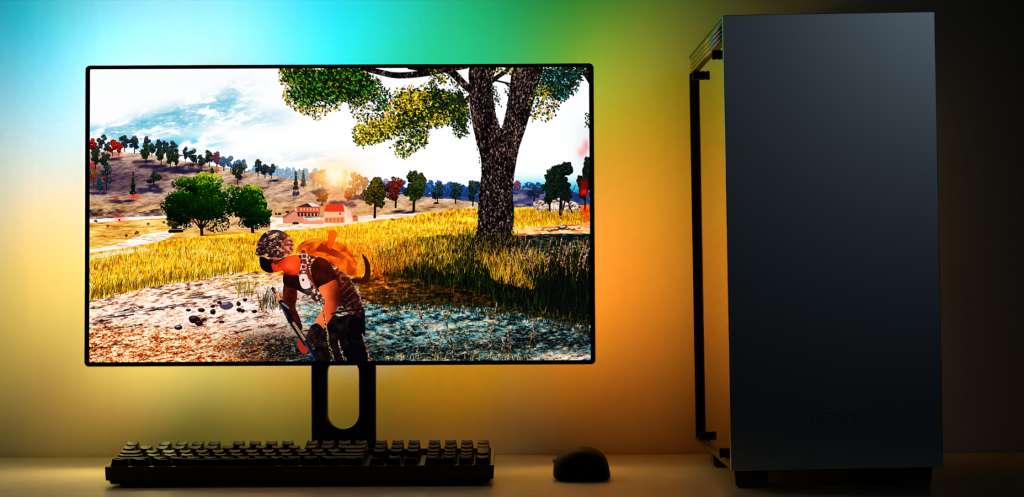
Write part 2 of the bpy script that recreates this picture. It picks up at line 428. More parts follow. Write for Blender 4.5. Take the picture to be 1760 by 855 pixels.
    # bank and the road behind the big trees
    fill([(153, 362), (200, 360), (240, 366), (275, 360), (280, 374), (230, 378), (153, 381)], lambda x, y: ramp(fbm(x / 9, y / 3, 6, 4), [(.25, (34, 24, 30)), (.5, (112, 84, 78)), (.8, (210, 180, 160))]), .85, ro=1.5)
    fill([(153, 379), (215, 375), (285, 372), (285, 376), (215, 381), (153, 385)], (243, 232, 228))
    fill([(464, 374), (520, 376), (620, 372), (820, 362), (820, 368), (640, 380), (600, 388), (500, 398), (464, 402)], lambda x, y: ramp(fbm(x / 12, y / 3, 2, 3), [(.2, (214, 170, 140)), (.5, (246, 226, 210)), (.8, (255, 248, 240))]), ro=.8)
    # sand flats
    def flat(x, y):
        t = fbm(x / 22, y / 3.4, 7, 5, .6)
        return ramp(t, [(.15, (128, 84, 40)), (.36, (206, 150, 74)), (.55, (236, 188, 110)), (.8, (252, 226, 172))])
    fill([(153, 386), (230, 380), (290, 378), (300, 400), (420, 396), (480, 398), (480, 420), (153, 450)], flat, ro=.6)
    fill([(288, 398), (300, 404), (282, 413), (250, 421), (200, 430), (153, 436), (153, 431), (190, 425), (228, 410), (262, 402)], lambda x, y: ramp(fbm(x / 14, y / 3, 3, 3), [(.2, (240, 218, 190)), (.6, (255, 248, 240)), (.9, (255, 255, 255))]), ro=.6)
    for x, y, s in [(164, 382, 3), (184, 391, 3), (216, 407, 3), (234, 402, 4), (254, 387, 2.4), (205, 380, 2), (281, 384, 2.4)]:
        tree(x, y + s, s * 2.2, s * 2, (40, 26, 8), (92, 66, 20), (168, 124, 40), 14, 3, sz=1.1)
    for i in range(130):
        x = 153 + rs.rand() * 130; y = 386 + rs.rand() * 40
        stroke([(x, y), (x + 5 + 12 * rs.rand(), y - .8)], .5, 1., (150, 98, 40) if rs.rand() < .6 else (255, 226, 150), .5)

    # trees along the ridge at left
    DK = ((14, 20, 34), (42, 56, 60), (110, 122, 104)); RD = ((60, 6, 6), (150, 26, 16), (206, 74, 44)); BL = ((44, 66, 92), (78, 104, 124), (140, 160, 166))
    GR = ((10, 20, 22), (36, 54, 38), (104, 112, 62))
    for x, b, w, h, P in [(157, 262, 14, 24, RD), (174, 254, 18, 22, DK), (166, 272, 20, 22, DK), (183, 262, 12, 18, DK), (192, 266, 16, 26, RD), (203, 266, 14, 22, RD), (213, 258, 17, 26, DK), (230, 260, 20, 26, DK), (251, 258, 14, 24, DK), (260, 266, 14, 20, DK), (273, 260, 12, 20, DK), (282, 262, 12, 20, DK), (298, 268, 17, 26, DK), (290, 272, 14, 20, DK), (250, 278, 22, 30, GR), (276, 280, 20, 26, GR), (292, 286, 18, 28, GR), (302, 288, 14, 26, GR), (318, 276, 8, 24, DK), (331, 284, 20, 28, DK), (345, 288, 16, 22, DK), (359, 284, 18, 26, GR), (372, 286, 18, 26, ((60, 34, 56), (104, 66, 84), (160, 116, 120))), (384, 290, 18, 22, BL), (396, 292, 18, 24, BL), (408, 296, 16, 22, BL), (420, 294, 14, 20, BL), (443, 300, 16, 26, DK), (455, 302, 18, 20, DK), (466, 304, 12, 22, DK), (163, 290, 20, 38, GR), (180, 292, 22, 30, GR), (182, 322, 22, 40, DK), (160, 316, 18, 26, ((60, 30, 20), (130, 80, 40), (190, 140, 70)))]:
        tree(x, b + 4, w * 1.08, h * 1.16, *P, 60, int(x), (30, 22, 24), sz=1.9)
    tree(171, 331, 17, 34, (14, 34, 46), (40, 74, 84), (104, 134, 132), 60, 1, (30, 20, 20), True, 1.7)
    tree(228, 339, 12, 42, (8, 14, 10), (30, 38, 18), (92, 88, 34), 60, 2, (30, 16, 10), True, 1.7)
    tree(263, 322, 29, 26, (10, 18, 22), (34, 48, 36), (86, 96, 60), 90, 3, (26, 20, 20), sz=2)
    tree(408, 318, 22, 38, (10, 18, 22), (40, 54, 40), (112, 116, 66), 80, 4, (30, 24, 24), sz=2)
    tree(364, 304, 8, 16, (14, 20, 22), (52, 54, 34), (120, 110, 60), 24, 5, sz=1.5)
    tree(372, 302, 9, 14, (110, 70, 40), (170, 120, 70), (220, 170, 100), 24, 5, sz=1.5)
    # centre trees
    for x, b, w, h, P, cf in [(508, 329, 10, 33, ((26, 28, 26), (62, 58, 42), (120, 104, 66)), True), (521, 323, 10, 29, ((40, 38, 34), (82, 74, 54), (150, 124, 80)), True), (538, 318, 15, 22, ((150, 96, 90), (176, 124, 106), (206, 160, 136)), False), (554, 326, 22, 36, ((164, 86, 26), (214, 138, 56), (250, 196, 112)), False), (546, 322, 13, 26, ((176, 110, 70), (208, 146, 100), (238, 186, 140)), False), (588, 328, 24, 36, ((186, 118, 40), (232, 166, 78), (255, 216, 138)), False), (610, 337, 26, 42, ((128, 74, 24), (186, 120, 50), (230, 176, 96)), False), (625, 330, 18, 26, ((120, 90, 70), (160, 124, 92), (206, 170, 130)), False), (661, 322, 13, 14, ((118, 106, 140), (150, 136, 164), (190, 180, 196)), False)]:
        tree(x, b, w, h, *P, 60, int(x), mix(P[0], (60, 34, 16), .5), cf, 2.)
    tree(553, 354, 27, 24, (60, 34, 8), (120, 76, 22), (190, 136, 56), 70, 7, (60, 34, 14), sz=1.9)
    tree(598, 346, 24, 24, (84, 44, 10), (148, 94, 28), (214, 156, 72), 70, 8, (70, 36, 14), sz=1.9)
    tree(680, 357, 38, 54, (34, 12, 20), (98, 40, 34), (186, 92, 58), 150, 9, (30, 20, 26), sz=2.)
    tree(644, 374, 48, 74, (10, 14, 4), (58, 60, 14), (152, 138, 44), 260, 10, (28, 18, 10), sz=2.1, lit=(-.2, -.6))
    tree(711, 363, 50, 72, (8, 20, 8), (40, 60, 24), (142, 142, 58), 280, 11, (28, 20, 14), sz=2.1, lit=(.1, -.6))
    for x, b, w, h in [(752, 349, 22, 34), (783, 350, 28, 38), (813, 354, 28, 46)]:
        tree(x, b, w, h, (8, 18, 30), (32, 52, 58), (98, 116, 84), 110, int(x), (20, 16, 26), sz=2.)
    tree(889, 332, 16, 22, (70, 40, 84), (118, 76, 108), (176, 128, 140), 40, 12, sz=1.9)
    tree(918, 346, 30, 26, (16, 26, 48), (36, 50, 74), (74, 92, 108), 80, 13, (20, 20, 30), sz=2)
    glow(580, 312, 60, 40, (255, 176, 110), .5); glow(577, 305, 46, 34, (255, 214, 140), .6); glow(577, 303, 26, 20, (255, 250, 225), .9)
    # houses
    fill([(486, 372), (505, 361), (522, 375), (522, 385), (486, 385)], (206, 142, 122)); fill([(484, 375), (504, 361), (511, 361), (525, 374), (521, 376), (506, 364), (489, 376)], (150, 96, 84)); fill([(505, 361), (511, 360), (525, 373), (522, 376)], (236, 214, 206))
    fill([(509, 357), (550, 357), (548, 373), (511, 373)], (196, 96, 72)); fill([(509, 357), (528, 350), (538, 350), (551, 356), (530, 357)], (52, 44, 50)); fill([(528, 350), (538, 350), (551, 356), (536, 356)], (224, 230, 236)); fill([(511, 366), (549, 366), (548, 373), (512, 373)], (66, 36, 40))
    for i in range(6): fill([(516 + i * 5.5, 359), (518.5 + i * 5.5, 359), (518.5 + i * 5.5, 363), (516 + i * 5.5, 363)], (240, 176, 150)); fill([(515 + i * 6, 367.5), (517 + i * 6, 367.5), (517 + i * 6, 372), (515 + i * 6, 372)], (206, 170, 160))
    fill([(557, 364), (592, 364), (592, 384), (557, 384)], (240, 190, 160)); fill([(561, 352), (590, 352), (592, 365), (556, 365)], (196, 66, 40)); fill([(590, 352), (597, 360), (597, 381), (592, 384), (592, 364)], (248, 220, 200)); fill([(557, 376), (592, 374), (592, 384), (557, 384)], (214, 142, 112))
    for i in range(5): fill([(560 + i * 6.5, 375), (563 + i * 6.5, 375), (563 + i * 6.5, 383), (560 + i * 6.5, 383)], (190, 110, 86))
    fill([(583, 366), (586, 366), (586, 370), (583, 370)], (126, 70, 110)); fill([(597, 362), (604, 364), (604, 374), (597, 376)], (230, 200, 186)); fill([(606, 373), (615, 373), (615, 381), (606, 381)], (206, 120, 90)); fill([(604, 374), (610, 371), (617, 374)], (150, 70, 50))
    fill([(523, 378), (556, 380), (556, 386), (520, 386)], (224, 150, 132)); fill([(528, 376), (540, 375), (543, 380), (530, 381)], (200, 214, 232))
    for x, y, w in [(508, 385, 6), (480, 369, 3), (474, 369, 2), (494, 366, 3), (750, 350, 5)]: fill([(x - w, y), (x - w * .6, y - 2.4), (x + w * .6, y - 2.4), (x + w, y), (x + w, y + 1.6), (x - w, y + 1.6)], (56, 30, 34))

    # ------------------------------------------------ two round green trees
    def bigtree(cx, cy, rx, ry, base, seed, n, yel):
        r = np.random.RandomState(seed)
        stroke([(cx + 2, base), (cx + 1, base - 14), (cx - 1, cy)], 6, 4, (30, 18, 14), sm=4)
        for a in (-1.2, -.6, .1, .7, 1.2): stroke([(cx + 1, base - 12), (cx + a * rx * .3, cy + ry * .35), (cx + a * rx * .55, cy)], 3, 1.4, (34, 20, 16), sm=4)
        fill(smooth([(cx + math.cos(t) * rx * (.6 + .12 * r.rand()), cy + math.sin(t) * ry * (.56 + .12 * r.rand()) - 2) for t in np.arange(0, 6.28, .5)], 4), (4, 20, 6), ro=2)
        cl = []
        for i in range(46):
            an = r.rand() * 6.28; q = r.rand() ** .5
            cl.append((cx + math.cos(an) * rx * q * .86, cy + math.sin(an) * ry * q * .82 + (.1 * ry if abs(math.cos(an)) > .7 else 0), .16 + .14 * r.rand()))
        cl.sort(key=lambda c: c[1] * .4 + abs(c[0] - cx) * .2 + r.rand() * 16, reverse=True)
        for x, y, s in cl:
            for j in range(n // 46):
                an = r.rand() * 6.28; q = r.rand() ** .6
                px = x + math.cos(an) * s * rx * q * 1.25; py = y + math.sin(an) * s * ry * q
                u = (px - cx) / rx; v = (py - cy) / ry
                L = -.46 * v + .3 * u * yel + .5 * (-(py - y) / (s * ry)) * .55 + .45 * (r.rand() - .5) - .04
                c = mix((2, 12, 4), (24, 80, 10), min(1, max(0, L + .5))) if L < .36 else mix((60, 112, 14), (226, 206, 50), min(1, (L - .36) * 1.9))
                leaf(px, py, 1.9 * (.6 + .6 * r.rand()), .95, r.rand() * 3.1, c)
    bigtree(345, 350, 64, 52, 408, 5, 5200, .55)
    bigtree(432, 356, 38, 40, 401, 6, 3000, .9)
    tree(297, 398, 24, 18, (20, 16, 6), (62, 56, 22), (120, 100, 44), 60, 3, sz=1.8)
    fill([(288, 399), (292, 395), (304, 394), (314, 397), (315, 401), (290, 402)], (34, 16, 16)); stroke([(292, 396), (312, 396)], 1, 1, (190, 170, 160), .7)

    # ------------------------------------------------ golden grass field
    TOP = [(150, 440), (230, 428), (300, 413), (380, 405), (480, 399), (560, 392), (650, 380), (740, 366), (790, 360), (830, 358), (1014, 353)]
    def field(x, y):
        t = fbm(x / 1.9, y / 4 + x / 90, 9, 4, .65) * .66 + fbm(x / 50, y / 7, 3, 3) * .34
        return ramp(t, [(.22, (90, 48, 4)), (.36, (190, 118, 12)), (.47, (240, 172, 30)), (.6, (255, 210, 70)), (.8, (255, 238, 150))])
    fill(TOP + [(1020, 640), (150, 640)], field, ro=1.5)
    fill([(640, 440), (700, 412), (800, 404), (830, 410), (880, 404), (1020, 400), (1020, 640), (640, 640)], lambda x, y: ramp(fbm(x / 2, y / 6, 9, 4, .6) * .6 + fbm(x / 40, y / 16, 3, 3) * .4 - .2 * ss(450, 500, y) - .06 * ss(880, 960, x) + .16 * np.exp(-(((x - 690) / 40) ** 2 + ((y - 430) / 22) ** 2)), [(.3, (3, 8, 6)), (.46, (22, 30, 10)), (.56, (84, 76, 20)), (.68, (206, 150, 40)), (.85, (255, 214, 110))]), ro=5)
    fill([(153, 441), (200, 433), (250, 428), (262, 432), (200, 440), (153, 449)], (250, 226, 190), .9, ro=.8)
    # ------------------------------------------------ ground
    def sand(x, y):
        a = fbm(x / 34 + y / 26, y / 8 + x / 60, 1, 5, .6); f = fbm(x / 9, y / 2.6 + x / 13, 6, 4, .65); g = fbm(x / 2.2, y / 1.5, 11, 2)
        t = a * .42 + f * .46 + g * .12
        pale = ramp(t, [(.3, (40, 22, 22)), (.38, (150, 98, 78)), (.44, (232, 192, 172)), (.54, (250, 232, 222)), (.7, (255, 250, 246)), (.85, (255, 255, 255))])
        t2 = f * .5 + g * .32 + a * .18
        rust = ramp(t2, [(.26, (30, 10, 6)), (.38, (128, 50, 18)), (.47, (206, 118, 60)), (.55, (246, 204, 156)), (.68, (255, 246, 226))])
        f3 = fbm(x / 7 - y / 9, y / 3.2 + x / 40, 12, 4, .6); t3 = a * .4 + f3 * .42 + g * .18
        blue = ramp(t3, [(.28, (4, 6, 10)), (.39, (22, 28, 34)), (.47, (66, 90, 88)), (.55, (130, 158, 148)), (.68, (204, 210, 206)), (.8, (244, 236, 228))])
        hue = fbm(x / 16, y / 7, 13, 3)[..., None]; blue = blue * (1 + (hue - .5) * np.array([.9, .1, -.4], np.float32))
        wr = np.clip(ss(548, 585, y - (x - 250) * .06 + 26 * (a - .5)) + .3 * ss(.52, .62, a), 0, 1)[..., None]
        c = pale * (1 - wr) + rust * wr
        wb = ss(455, 560, x + (y - 560) * .5 + 90 * (a - .5))[..., None]
        c = c * (1 - wb) + blue * wb
        # shadow of the crown: dark hollow in the middle, warm sunny scraps
        dk = np.exp(-(((x - 500) / 95.) ** 2 + ((y - 598) / 28.) ** 2) * 1.1) + .75 * np.exp(-(((x - 700) / 150.) ** 2 + ((y - 606) / 15.) ** 2)) + .8 * np.exp(-(((x - 940) / 110.) ** 2 + ((y - 588) / 14.) ** 2))
        dk = np.clip(dk * (.35 + 1.3 * ss(.35, .6, f)), 0, .93)[..., None]
        c = c * (1 - dk) + ramp(g, [(.3, (6, 8, 12)), (.62, (30, 34, 34)), (.9, (96, 96, 84))]) * dk
        ws = np.clip(np.exp(-(((x - 540) / 70.) ** 2 + ((y - 572) / 9.) ** 2)) * .6 + np.exp(-(((x - 975) / 50.) ** 2 + ((y - 614) / 9.) ** 2)) * 1.1 + np.exp(-(((x - 745) / 18.) ** 2 + ((y - 558) / 8.) ** 2)) * .6, 0, 1)[..., None] * ss(.36, .5, f)[..., None]
        return c * (1 - ws) + ramp(f, [(.3, (190, 110, 70)), (.55, (250, 214, 184)), (.8, (255, 250, 244))]) * ws
    G = [(150, 519), (200, 508), (260, 493), (330, 484), (400, 468), (470, 472), (540, 478), (640, 478), (700, 500), (780, 520), (880, 532), (940, 548), (1020, 560), (1020, 640), (150, 640)]
    fill(G, sand, ro=2.5, seed=3)
    fill([(610, 476), (650, 470), (700, 480), (770, 488), (830, 500), (860, 520), (800, 528), (720, 524), (660, 526), (620, 520)], lambda x, y: ramp(fbm(x / 8, y / 3, 4, 4, .6), [(.3, (10, 8, 4)), (.45, (60, 44, 12)), (.58, (140, 84, 24)), (.75, (236, 150, 70))]) * (1 - .55 * ss(660, 760, x)[..., None]), .9, ro=4)
    for i in range(70):                                # yellow dry grass over the sand lip
        x = 360 + rs.rand() * 110; y = 470 + rs.rand() * 22
        stroke([(x, y), (x + 8 + 12 * rs.rand(), y - 1 + 2 * rs.rand())], .6, 1.6, (250, 206, 90) if rs.rand() < .6 else (206, 130, 50), .5)
    for x0, y0, x1, y1, w in [(170, 548, 240, 538, 3), (240, 540, 320, 521, 2.6), (172, 568, 240, 560, 2), (320, 516, 385, 508, 1.8), (153, 600, 230, 592, 1.5), (200, 535, 270, 532, 1.2), (350, 512, 440, 520, 1.2), (400, 556, 470, 540, 1.6), (330, 508, 350, 512, 1.4)]:
        r = np.random.RandomState(int(x0))
        for j in range(14):
            t = r.rand(); x = x0 + (x1 - x0) * t; y = y0 + (y1 - y0) * t + (r.rand() - .5) * 5
            stroke([(x - 8, y + 1.2), (x + 9, y - 1.4)], .4, w * (.4 + .6 * r.rand()), (34, 20, 20), .62)
    # ------------------------------------------------ grass blades
    def blades(n, reg, cols, hgt, lean=.0, wd=1., a=.9, seed=0):
        r = np.random.RandomState(seed); P = inside(reg, n, seed); P.sort(key=lambda p: p[1])
        for x, y in P:
            k = .42 + .8 * ss(380, 600, np.float32(y)); h = hgt * k * (.35 + .75 * r.rand()); l = (lean + (r.rand() - .5) * .8) * h
            stroke([(x, y), (x + l * .35, y - h * .6), (x + l, y - h)], wd * k * (.62 + .45 * r.rand()), .3, cols[r.randint(len(cols))], a)
    GOLD = [(84, 48, 4), (110, 66, 6), (255, 214, 80), (252, 190, 44), (236, 162, 24), (255, 230, 130), (200, 126, 14), (130, 78, 8), (255, 202, 56), (226, 150, 22), (250, 236, 200)]
    RUST = [(226, 120, 30), (246, 160, 50), (190, 80, 14), (255, 190, 80), (140, 50, 6), (220, 96, 30)]
    DARK = [(6, 14, 8), (14, 28, 10), (26, 44, 14), (4, 8, 8), (50, 64, 20), (10, 20, 14), (0, 4, 4)]
    MIXD = DARK + DARK[:3] + [(206, 150, 36), (226, 170, 50), (120, 100, 30), (240, 196, 90)]
    blades(3000, [(153, 442), (300, 416), (480, 402), (650, 384), (800, 364), (1014, 360), (1014, 392), (800, 392), (650, 412), (480, 428), (153, 470)], GOLD, 12, .1, 1., .85, 1)
    blades(5200, [(153, 452), (300, 428), (480, 412), (650, 400), (820, 388), (820, 418), (660, 470), (560, 476), (420, 470), (330, 486), (260, 496), (153, 520)], GOLD, 20, .1, 1.2, .85, 2)
    blades(500, [(153, 505), (260, 484), (330, 476), (420, 462), (420, 470), (330, 486), (260, 496), (153, 522)], [(90, 60, 10), (60, 40, 10), (150, 100, 20), (220, 160, 50), (40, 26, 10)], 20, .1, 1.3, .85, 3)
    blades(1300, [(600, 420), (720, 410), (730, 450), (640, 482), (600, 480)], RUST, 20, .1, 1.2, .7, 4)
    # sandy clearing right of the trunk, rock, bush
    fill([(884, 394), (940, 388), (1014, 384), (1014, 408), (940, 410), (884, 404)], lambda x, y: ramp(fbm(x / 12, y / 3, 5, 4), [(.2, (150, 70, 34)), (.45, (232, 160, 104)), (.7, (255, 216, 170))]), ro=1)
    fill([(880, 408), (930, 402), (1014, 402), (1014, 440), (880, 440)], lambda x, y: ramp(fbm(x / 10, y / 3, 6, 4), [(.25, (6, 10, 12)), (.55, (34, 46, 44)), (.85, (120, 124, 110))]), ro=1)
    for x, y, w in [(946, 396, 5), (957, 394, 5), (968, 391, 8), (976, 393, 4), (985, 394, 4), (933, 394, 2), (996, 392, 3)]: leaf(x, y, w, w * .5, -.1, (56, 40, 44)); leaf(x - .5, y - w * .2, w * .7, w * .25, -.1, (196, 170, 164))
    fill([(914, 356), (918, 347), (930, 344), (944, 346), (960, 340), (975, 342), (996, 350), (1000, 362), (960, 366), (926, 364)], lambda x, y: ramp(fbm(x / 5 + y / 7, y / 3, 5, 4, .65), [(.25, (40, 26, 24)), (.45, (158, 132, 116)), (.65, (236, 222, 206)), (.85, (255, 252, 244))]), ro=1)
    blades(1000, [(884, 366), (914, 362), (1014, 362), (1014, 386), (940, 388), (884, 392)], [(196, 130, 20), (232, 168, 40), (140, 84, 10), (90, 56, 8), (250, 200, 90)], 15, .05, 1.2, .85, 5)
    BSH = ((4, 12, 10), (20, 38, 26), (72, 92, 56))
    tree(964, 368, 62, 96, *BSH, 420, 20, (14, 10, 10), sz=2.2, lit=(-.1, -.35)); tree(945, 362, 36, 56, *BSH, 200, 21, (14, 10, 10), sz=2.1, lit=(-.2, -.3)); tree(1006, 360, 34, 96, (4, 10, 8), (16, 30, 22), (60, 74, 44), 240, 22, (14, 10, 10), sz=2.2)
    stroke([(966, 366), (972, 340), (968, 300)], 3, 1.4, (30, 18, 14), sm=4); stroke([(984, 366), (978, 345), (990, 318)], 2.4, 1.2, (30, 18, 14), sm=4)
    blades(260, [(930, 364), (1014, 364), (1014, 380), (930, 376)], [(196, 140, 30), (120, 90, 20), (40, 40, 14), (232, 176, 60)], 16, 0, 1.1, .85, 6)

    # ------------------------------------------------ the big tree
    def bark(x, y):
        th = x + 7 * np.sin(y / 23.)
        a = fbm(th / 2. + y / 16, y / 4.2, 2, 3, .6); b = vn(th / 1.5 - y / 9, y / 3., 7); c = fbm(x / 22, y / 50, 9, 2)
        t = a * .5 + b * .5 + (c - .5) * .25
        return ramp(t, [(.3, (4, 3, 6)), (.5, (20, 15, 18)), (.62, (48, 36, 36)), (.75, (110, 88, 82)), (.92, (190, 166, 150))])
    fill([(700, 119), (735, 125), (770, 121), (800, 117), (800, 112), (700, 112)], bark)
    stroke([(622, 117), (650, 124), (684, 130), (730, 126), (768, 118), (800, 112)], 9, 13, bark, sm=5)
    stroke([(752, 112), (776, 124), (796, 144), (812, 158)], 14, 12, bark, sm=5)
    stroke([(700, 196), (740, 196), (780, 186), (806, 170), (816, 158)], 5, 12, bark, sm=5)
    stroke([(842, 142), (858, 130), (876, 118)], 8, 7, bark, sm=4); stroke([(850, 138), (868, 142), (884, 146)], 3, 3, (24, 18, 20)); stroke([(868, 142), (877, 150), (880, 160)], 3, 2, (24, 18, 20))
    fill([(998, 114), (1014, 114), (1014, 146), (1004, 130)], bark)
    fill([(809, 112), (851, 112), (846, 140), (848, 168), (852, 196), (858, 216), (862, 220), (866, 208), (872, 180), (876, 150), (886, 112), (932, 112), (924, 150), (914, 186), (902, 226), (892, 256), (887, 282), (883, 310), (882, 336), (884, 362), (883, 386), (880, 402), (892, 424), (810, 424), (820, 400), (822, 380), (822, 350), (825, 320), (828, 296), (826, 270), (818, 240), (812, 214), (807, 180), (806, 150)], bark, sm=5)
    r = np.random.RandomState(3)                       # bark plates
    for x, y in inside([(811, 114), (849, 114), (847, 168), (858, 216), (866, 208), (876, 150), (888, 114), (930, 114), (912, 186), (886, 282), (881, 336), (882, 386), (888, 418), (816, 418), (822, 350), (827, 296), (812, 214)], 1900, 4):
        e = (r.rand() - .55)
        lean = -.35 if x > 866 and y < 260 else .12
        leaf(x, y, .55 + .5 * r.rand(), 1.2 + 1.2 * r.rand(), -lean + (r.rand() - .5) * .9, mix((70, 52, 50), (206, 182, 168), r.rand() ** 1.7) if e > 0 else (10, 6, 8), .75)
    k = None
    # crown: sprays of leaves
    def sprays(reg, n, cols, size, seed, twig=.04, edge=None):
        r = np.random.RandomState(seed)
        for i, (x, y) in enumerate(inside(reg, int(n * 1.55), seed)):
            x += r.randn() * 2.2; y += r.randn() * 2.2
            if r.rand() < twig: stroke([(x, y), (x + (r.rand() - .2) * 10, y - 3 - 6 * r.rand())], .4, .7, (60, 34, 28), .7)
            c = cols[r.randint(len(cols))]; s = size * .74 * (.7 + .6 * r.rand()); an = .9 + (r.rand() - .5) * 1.8
            leaf(x, y, s, s * .62, an, c, .97)
            if r.rand() < .45: leaf(x - s * .2, y - s * .25, s * .5, s * .25, an, mix(c, (250, 250, 200), .3), .6)
    DG = [(4, 16, 8), (6, 28, 10), (12, 48, 14), (2, 8, 8), (18, 70, 22), (24, 40, 10), (64, 74, 16), (4, 20, 14), (0, 6, 6)]
    YG = [(206, 172, 50), (150, 140, 36), (234, 206, 96), (96, 104, 24), (176, 128, 34), (60, 70, 16), (30, 40, 10)]
    YY_ = [(20, 26, 8), (40, 44, 10), (246, 214, 66), (232, 190, 40), (255, 234, 130), (180, 150, 30), (120, 110, 20), (214, 150, 30), (60, 60, 12)]
    CY = [(8, 36, 34), (4, 18, 22), (40, 110, 120), (10, 50, 40), (2, 10, 12), (20, 70, 60), (120, 190, 196)]
    def heart(reg, stops, a=.9, seed=0):
        fill(reg, lambda x, y: ramp(fbm(x / 3.2, y / 2.6, 3 + seed, 3, .6), stops), a, ro=3.5, seed=seed)
    HS = [(.25, (2, 8, 6)), (.45, (6, 24, 10)), (.6, (16, 48, 14)), (.78, (50, 70, 18))]
    heart([(500, 118), (620, 118), (636, 132), (646, 150), (622, 170), (600, 172), (566, 168), (540, 172), (522, 168), (512, 150), (508, 132)], HS, .95, 1)
    heart([(700, 186), (752, 182), (796, 164), (800, 178), (770, 200), (738, 212), (700, 222), (668, 228), (640, 236), (624, 238), (640, 222), (668, 206)], HS, .9, 2)
    heart([(690, 160), (716, 156), (760, 160), (744, 178), (700, 190), (680, 190), (676, 174)], [(.25, (30, 30, 6)), (.5, (110, 96, 18)), (.75, (226, 190, 60))], .85, 3)
    heart([(740, 154), (796, 160), (794, 168), (760, 180), (740, 176)], HS, .85, 4)
    heart([(938, 116), (1002, 116), (994, 136), (978, 158), (956, 168), (938, 158), (932, 136)], [(.25, (2, 10, 12)), (.5, (6, 30, 26)), (.7, (20, 70, 70)), (.85, (110, 180, 190))], .92, 5)
    heart([(778, 190), (802, 184), (804, 208), (796, 228), (786, 214)], HS, .85, 6)
    c1 = [(482, 119), (620, 118), (640, 132), (660, 150), (640, 170), (618, 184), (600, 176), (582, 174), (560, 186), (540, 182), (520, 184), (506, 172), (492, 160), (500, 148), (486, 138)]
    sprays([(476, 118), (520, 118), (516, 150), (530, 176), (560, 186), (590, 176), (576, 190), (552, 200), (546, 211), (536, 200), (520, 196), (504, 188), (490, 176), (486, 160), (498, 152), (480, 146), (480, 130)], 420, YG + DG[:3], 2.3, 31, .1)
    sprays(c1, 1150, DG, 2.6, 32); sprays(c1, 200, [(36, 110, 34), (60, 128, 40), (96, 140, 40), (120, 130, 36)], 2.6, 33, 0)
    sprays([(600, 176), (640, 160), (668, 150), (672, 176), (650, 200), (632, 214), (612, 206), (598, 190)], 190, YG + DG, 2.2, 34, .15)
    sprays([(640, 166), (668, 158), (672, 186), (650, 196), (640, 190)], 46, [(10, 60, 24), (14, 84, 30), (6, 20, 14), (30, 90, 40)], 3.2, 35, .4)
    c2 = [(680, 156), (706, 150), (740, 150), (764, 158), (790, 160), (770, 176), (740, 190), (700, 200), (668, 204), (646, 218), (620, 222), (606, 230), (612, 216), (640, 204), (664, 190), (672, 176)]
    sprays(c2, 560, YY_ + DG[:3], 2.5, 36, .12)
    sprays([(740, 152), (800, 158), (800, 170), (770, 182), (730, 192), (726, 170)], 240, DG, 2.3, 37)
    sprays([(690, 190), (740, 192), (770, 188), (800, 176), (806, 190), (800, 200), (770, 214), (740, 216), (734, 236), (720, 250), (700, 232), (680, 236), (660, 240), (640, 246), (616, 250), (606, 236), (630, 220), (660, 206)], 900, DG + YG[:4], 2.4, 38, .1)
    sprays([(606, 222), (640, 212), (690, 196), (676, 222), (656, 244), (626, 252), (610, 246)], 420, YY_ + YG, 2.3, 39, .12)
    sprays([(690, 234), (726, 222), (738, 232), (734, 250), (716, 258), (706, 268), (694, 274), (680, 264), (674, 252)], 170, [(8, 34, 14), (14, 58, 20), (4, 14, 10), (60, 96, 30), (150, 150, 40), (196, 160, 50)], 2.7, 40, .25)
    sprays([(772, 186), (804, 178), (808, 210), (800, 236), (790, 240), (780, 224), (772, 206)], 240, DG + [(140, 120, 30)], 2.3, 41, .1)
    sprays([(738, 200), (766, 196), (766, 214), (750, 224), (738, 216)], 80, YG + DG[:3], 2.3, 42, .2)
    sprays([(740, 122), (756, 122), (790, 146), (786, 152), (772, 142), (752, 146), (742, 162), (738, 150)], 150, DG + YG[:2], 2., 43, .1)
    sprays([(848, 116), (890, 116), (884, 130), (868, 128), (852, 126)], 46, YG + DG[:3], 2.2, 44, .1)
    sprays([(844, 146), (854, 152), (860, 182), (854, 186), (848, 172)], 40, DG, 2., 45, .1); sprays([(866, 154), (876, 156), (874, 168), (866, 166)], 10, DG, 2., 45, .1)
    sprays([(934, 116), (1008, 116), (1000, 136), (990, 154), (976, 170), (956, 176), (936, 164), (920, 166), (926, 140)], 760, DG + CY, 2.4, 46, .06)
    sprays([(928, 146), (950, 150), (940, 172), (916, 166)], 80, YG + DG[:3], 2.3, 47, .1)
    sprays([(912, 166), (924, 170), (956, 176), (964, 188), (954, 200), (940, 210), (924, 204), (914, 210), (908, 192)], 105, DG + YG, 2.4, 48, .3)
    sprays([(1008, 196), (1014, 190), (1014, 218), (1009, 214)], 24, DG, 2., 49, 0)
    # ------------------------------------------------ shaded grass under the tree
    blades(1700, [(640, 430), (700, 414), (800, 408), (900, 412), (1014, 420), (1014, 470), (880, 470), (760, 470), (660, 470)], MIXD, 24, .05, 1.3, .85, 51)
    blades(700, [(800, 398), (890, 400), (900, 426), (880, 440), (800, 436), (770, 420)], DARK + [(150, 120, 30)], 20, .05, 1.2, .9, 50)
    blades(1900, [(660, 470), (760, 452), (900, 440), (1014, 440), (1014, 552), (960, 556), (900, 530), (800, 506), (720, 504), (660, 494)], DARK + DARK + [(90, 90, 30), (30, 46, 20)], 26, .05, 1.4, .85, 52)
    blades(650, [(820, 440), (930, 432), (960, 470), (920, 500), (850, 486)], [(230, 170, 40), (246, 196, 70), (180, 110, 20), (255, 226, 140), (120, 70, 10), (230, 140, 40)], 24, .05, 1.2, .85, 53)
    blades(1000, [(900, 470), (1014, 440), (1014, 560), (960, 556), (930, 520)], [(2, 5, 7), (6, 12, 10), (10, 20, 14), (24, 30, 20)], 40, -.05, 1.6, .8, 54)
